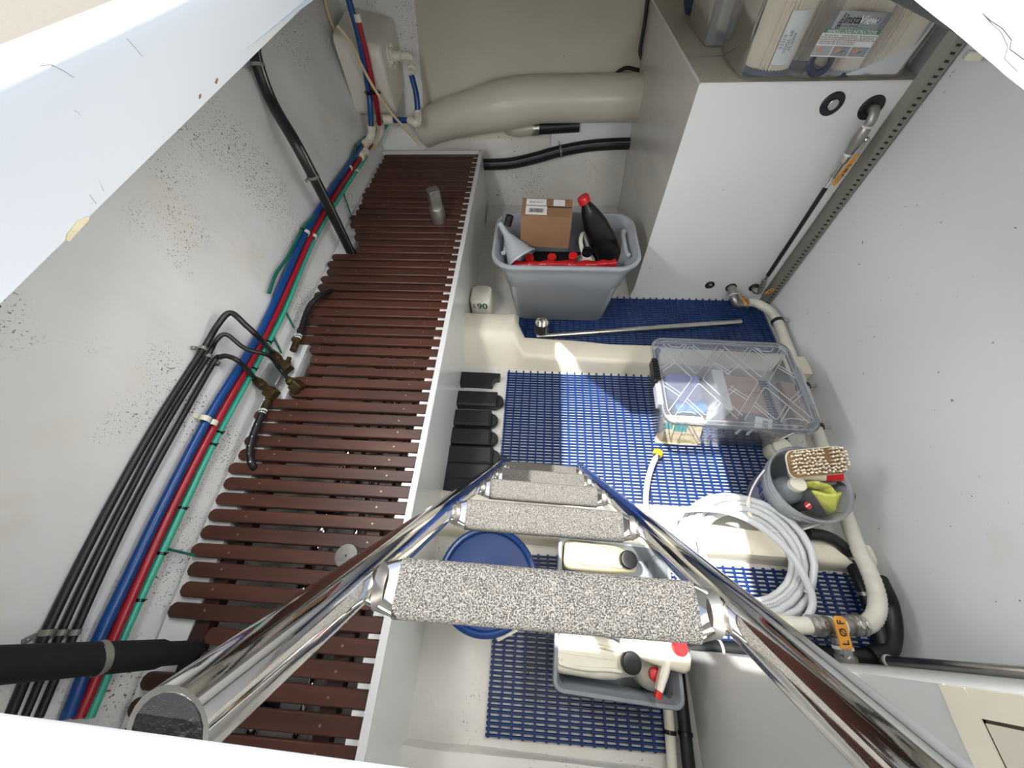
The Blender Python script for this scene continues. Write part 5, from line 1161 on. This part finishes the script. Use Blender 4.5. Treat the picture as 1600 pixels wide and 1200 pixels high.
# ------------------------------------------------------------------ clear boxes of filter cartridges on the tank
def clearbox(cx, cy, w, d, z, h, lab, mt='clear'):
    t = thing('clear_filter_box', lab, 'box', (cx, cy, z))
    def q(k, zz, r): return [V((cx + a, cy + b, zz)) for a, b in rrect(w - k, d - k, r, 6)]
    mb = MB(); mb.loft([q(.05, z, .03), q(.03, z + .012, .045), q(.0, z + h, .055), q(-.02, z + h + .005, .06)], True, False); obj('tub', mb, M[mt], t, smooth=50); return t
fb = clearbox(1.037, 1.955, .625, .37, TZ + .002, .31, 'large clear box of pleated filters standing on the tank, with instruction label')
clearbox(.845, 2.36, .34, .40, TZ + .002, .28, 'second clear box behind the labelled one on the tank top', 'frosted')
def cartridge(x, y, r, lab, proto=None):
    if proto is not None: return copy_tree(proto, V((x, y, TZ + .006)), lab)
    t = thing('filter_cartridge', lab, 'filter', (x, y, TZ + .006), 'pleated filters in the clear boxes'); n = 40
    mb = MB(); ring = lambda z, k: [V((x + (r - .002 - (.015 if j % 2 else 0) - k)*cos(2*pi*j/(2*n)), y + (r - .002 - (.015 if j % 2 else 0) - k)*sin(2*pi*j/(2*n)), z)) for j in range(2*n)]
    mb.loft([ring(TZ + .020, .0), ring(TZ + .33, 0)], True, True); obj('pleats', mb, M['pleat'], t, smooth=0)
    mb = MB(); mb.lathe([(r - .012, .006), (r, .008), (r, .022), (r - .004, .026)], (x, y, TZ), seg=32, c0=True, c1=True); obj('end_cap', mb, M['navy'], t)
    return t
f1 = cartridge(.852, 1.875, .082, 'pleated cream filter, first from the left in the labelled box, with paper sticker')
fb_ = cartridge(1.012, 1.965, .078, 'pleated cream filter in clear wrap, second from the left in the labelled box')
cartridge(1.106, 1.862, .074, 'pleated cream filter under the instruction label, third from the left', fb_)
cartridge(1.255, 1.872, .080, 'pleated cream filter nearest the corner channel in the labelled box', fb_)
cartridge(.85, 2.33, .078, 'pleated cream filter inside the second clear box behind', fb_)
st_ = MB(); x, y, r = .852, 1.875, .0835
st_.loft([[V((x + r*cos(a), y + r*sin(a), z)) for a in [radians(255 + 4*k) for k in range(13)]] for z in (TZ + .045, TZ + .19)], False, False, False); pst = obj('paper_sticker', st_, M['paper'], f1, smooth=60)
for k, (s_, zz) in enumerate((('33310', .085), ('VDGL 68', .12), ('PL2009', .155))):
    a = radians(262 + 11*k); text(s_, .016, V((x + (r + .0012)*cos(a), y + (r + .0012)*sin(a), TZ + .11)), (0, 0, 1), (sin(a), -cos(a), 0), M['ink'], pst, 'sticker_print')
mb = MB(); mb.lathe([(.040, .0), (.046, .006), (.040, .012), (.026, .012), (.022, .006), (.026, 0), (.040, 0)], (1.0, 1.790, TZ + .055), (0, -1, .25), 28); solo('seal_ring', mb, M['navy'], 'grey-blue rubber ring in a bag at the front of the filter box', 'ring')
mb = MB(); q = [V((.955, 1.776, TZ + .012)), V((1.045, 1.776, TZ + .012)), V((1.06, 1.772, TZ + .11)), V((.985, 1.772, TZ + .11))]; mb.loft([q, [p + V((0, .003, 0)) for p in q]]); bgp = solo('parts_bag', mb, M['film'], 'small clear printed bag standing at the front of the filter box', 'bag', smooth=0)
text('ULTRA', .018, V((1.0, 1.7735, TZ + .10)), (.5, 0, 1), (-1, 0, .5), M['navyink'], bgp, 'bag_print')
# the instruction label on the box front
yL = 1.7625
L0, L1, L2, L3 = V((.9405, yL, 1.170)), V((1.128, yL, 1.162)), V((1.138, yL, 1.278)), V((.948, yL, 1.288))
def Lp(u, v): return (L0*(1-u) + L1*u)*(1-v) + (L3*(1-u) + L2*u)*v
XL, YL = (L1 - L0).normalized(), (L3 - L0).normalized()
lab_ = MB(); lab_.loft([[Lp(*p) + V((0, .0008, 0)) for p in ((0, 0), (1, 0), (1, 1), (0, 1))], [Lp(*p) for p in ((0, 0), (1, 0), (1, 1), (0, 1))]]); LB = obj('instruction_label', lab_, M['paper'], fb, smooth=0)
def lq(u0, u1, v0, v1, m, nm, lift=.0005):
    mb = MB(); q = [Lp(*p) - V((0, lift, 0)) for p in ((u0, v0), (u1, v0), (u1, v1), (u0, v1))]; mb.loft([[p + V((0, .0003, 0)) for p in q], q]); return obj(nm, mb, M[m], LB, smooth=0)
lq(0, 1, .60, 1, 'silver', 'silver_band'); lq(0, 1, .535, .62, 'greenbar', 'green_band', .0007)
lq(0, .10, .62, 1, 'greyink', 'dark_corner', .0007); lq(.90, 1, .62, 1, 'greyink', 'dark_corner', .0007)
def lt_(s_, size, u, v, m, nm, bold=0, lift=.0012, shear=0): text(s_, size, Lp(u, v), XL, YL, M[m], LB, nm, lift, bold=bold, shear=shear)
lt_('Insta', .030, .39, .83, 'ink', 'brand_word', .0006, shear=.15); lt_('View', .030, .665, .83, 'paper', 'brand_word', .0004, shear=.15)
lq(.79, .85, .79, .88, 'ink', 'badge', .0009); lt_('66', .008, .82, .835, 'paper', 'badge_print', 0, .0016)
lt_('LOCK IN THE VIEW', .0068, .37, .69, 'ink', 'small_line'); lq(.52, .72, .665, .715, 'greenbar', 'green_tag', .0009); lt_('CONTAINERS', .0062, .62, .69, 'paper', 'tag_print', 0, .0016)
lt_('HANDLE LOCKS INSTRUCTIONS', .0112, .5, .576, 'paper', 'title_line', .0003, .0016)
for k, (a_, l_) in enumerate(((.17, ('Place lid on base', 'On the edge of the lid,', 'press down in the center', 'until you hear a snap.', 'Repeat on every side.')), (.50, ('Once the sides are', 'snapped onto the base,', 'flip the handle up and', 'snap to lock. Repeat on', 'for the second handle.')), (.83, ('The lid should now be', 'securely locked to', 'the base on both sides.')))):
    for j, s_ in enumerate(l_): lt_(s_, .0066, a_, .49 - .046*j, 'ink', 'instruction_line')
    lq(.333*k + (.01 if k else 0), .333*(k+1) - .01, .03, .25, 'silver', 'picture', .0005)
    mb = MB(); mb.loft([[Lp(a_ - .06 + .055*cos(2*pi*q/12), .15 + .06*sin(2*pi*q/12)) + V((0, dy, 0)) for q in range(12)] for dy in (-.0006, -.0010)]); obj('printed_hand', mb, M['skin'], LB)
    if k:
        mb = MB(); mb.tube([Lp(a_ - .05, .10), Lp(a_ + .06, .15)], .0012, 5); obj('printed_handle', mb, M['ink'], LB)
for k in range(5):
    for sx in (.205, .235) if k < 3 else (.22,):
        c = Lp(sx + .012*k*.4 - .02, .66 + .065*k); mb = MB(); mb.lathe([(.0045, .0006), (.0045, .0011), (.0028, .0011), (.0028, .0006)], c, (0, -1, 0), 6); obj('logo_ring', mb, M['ink'], LB)
c = at(1082, 6, z=TZ + .04); mb = MB(); mb.lathe([(.035, -.03), (.04, 0), (.04, .03), (.03, .034), (0, .034)], c, (-.4, -.6, .7), 24, c0=True); solo('hose_cap_disc', mb, M['navy'], 'dark round cap lying beside the rear clear box on the tank top', 'cap')
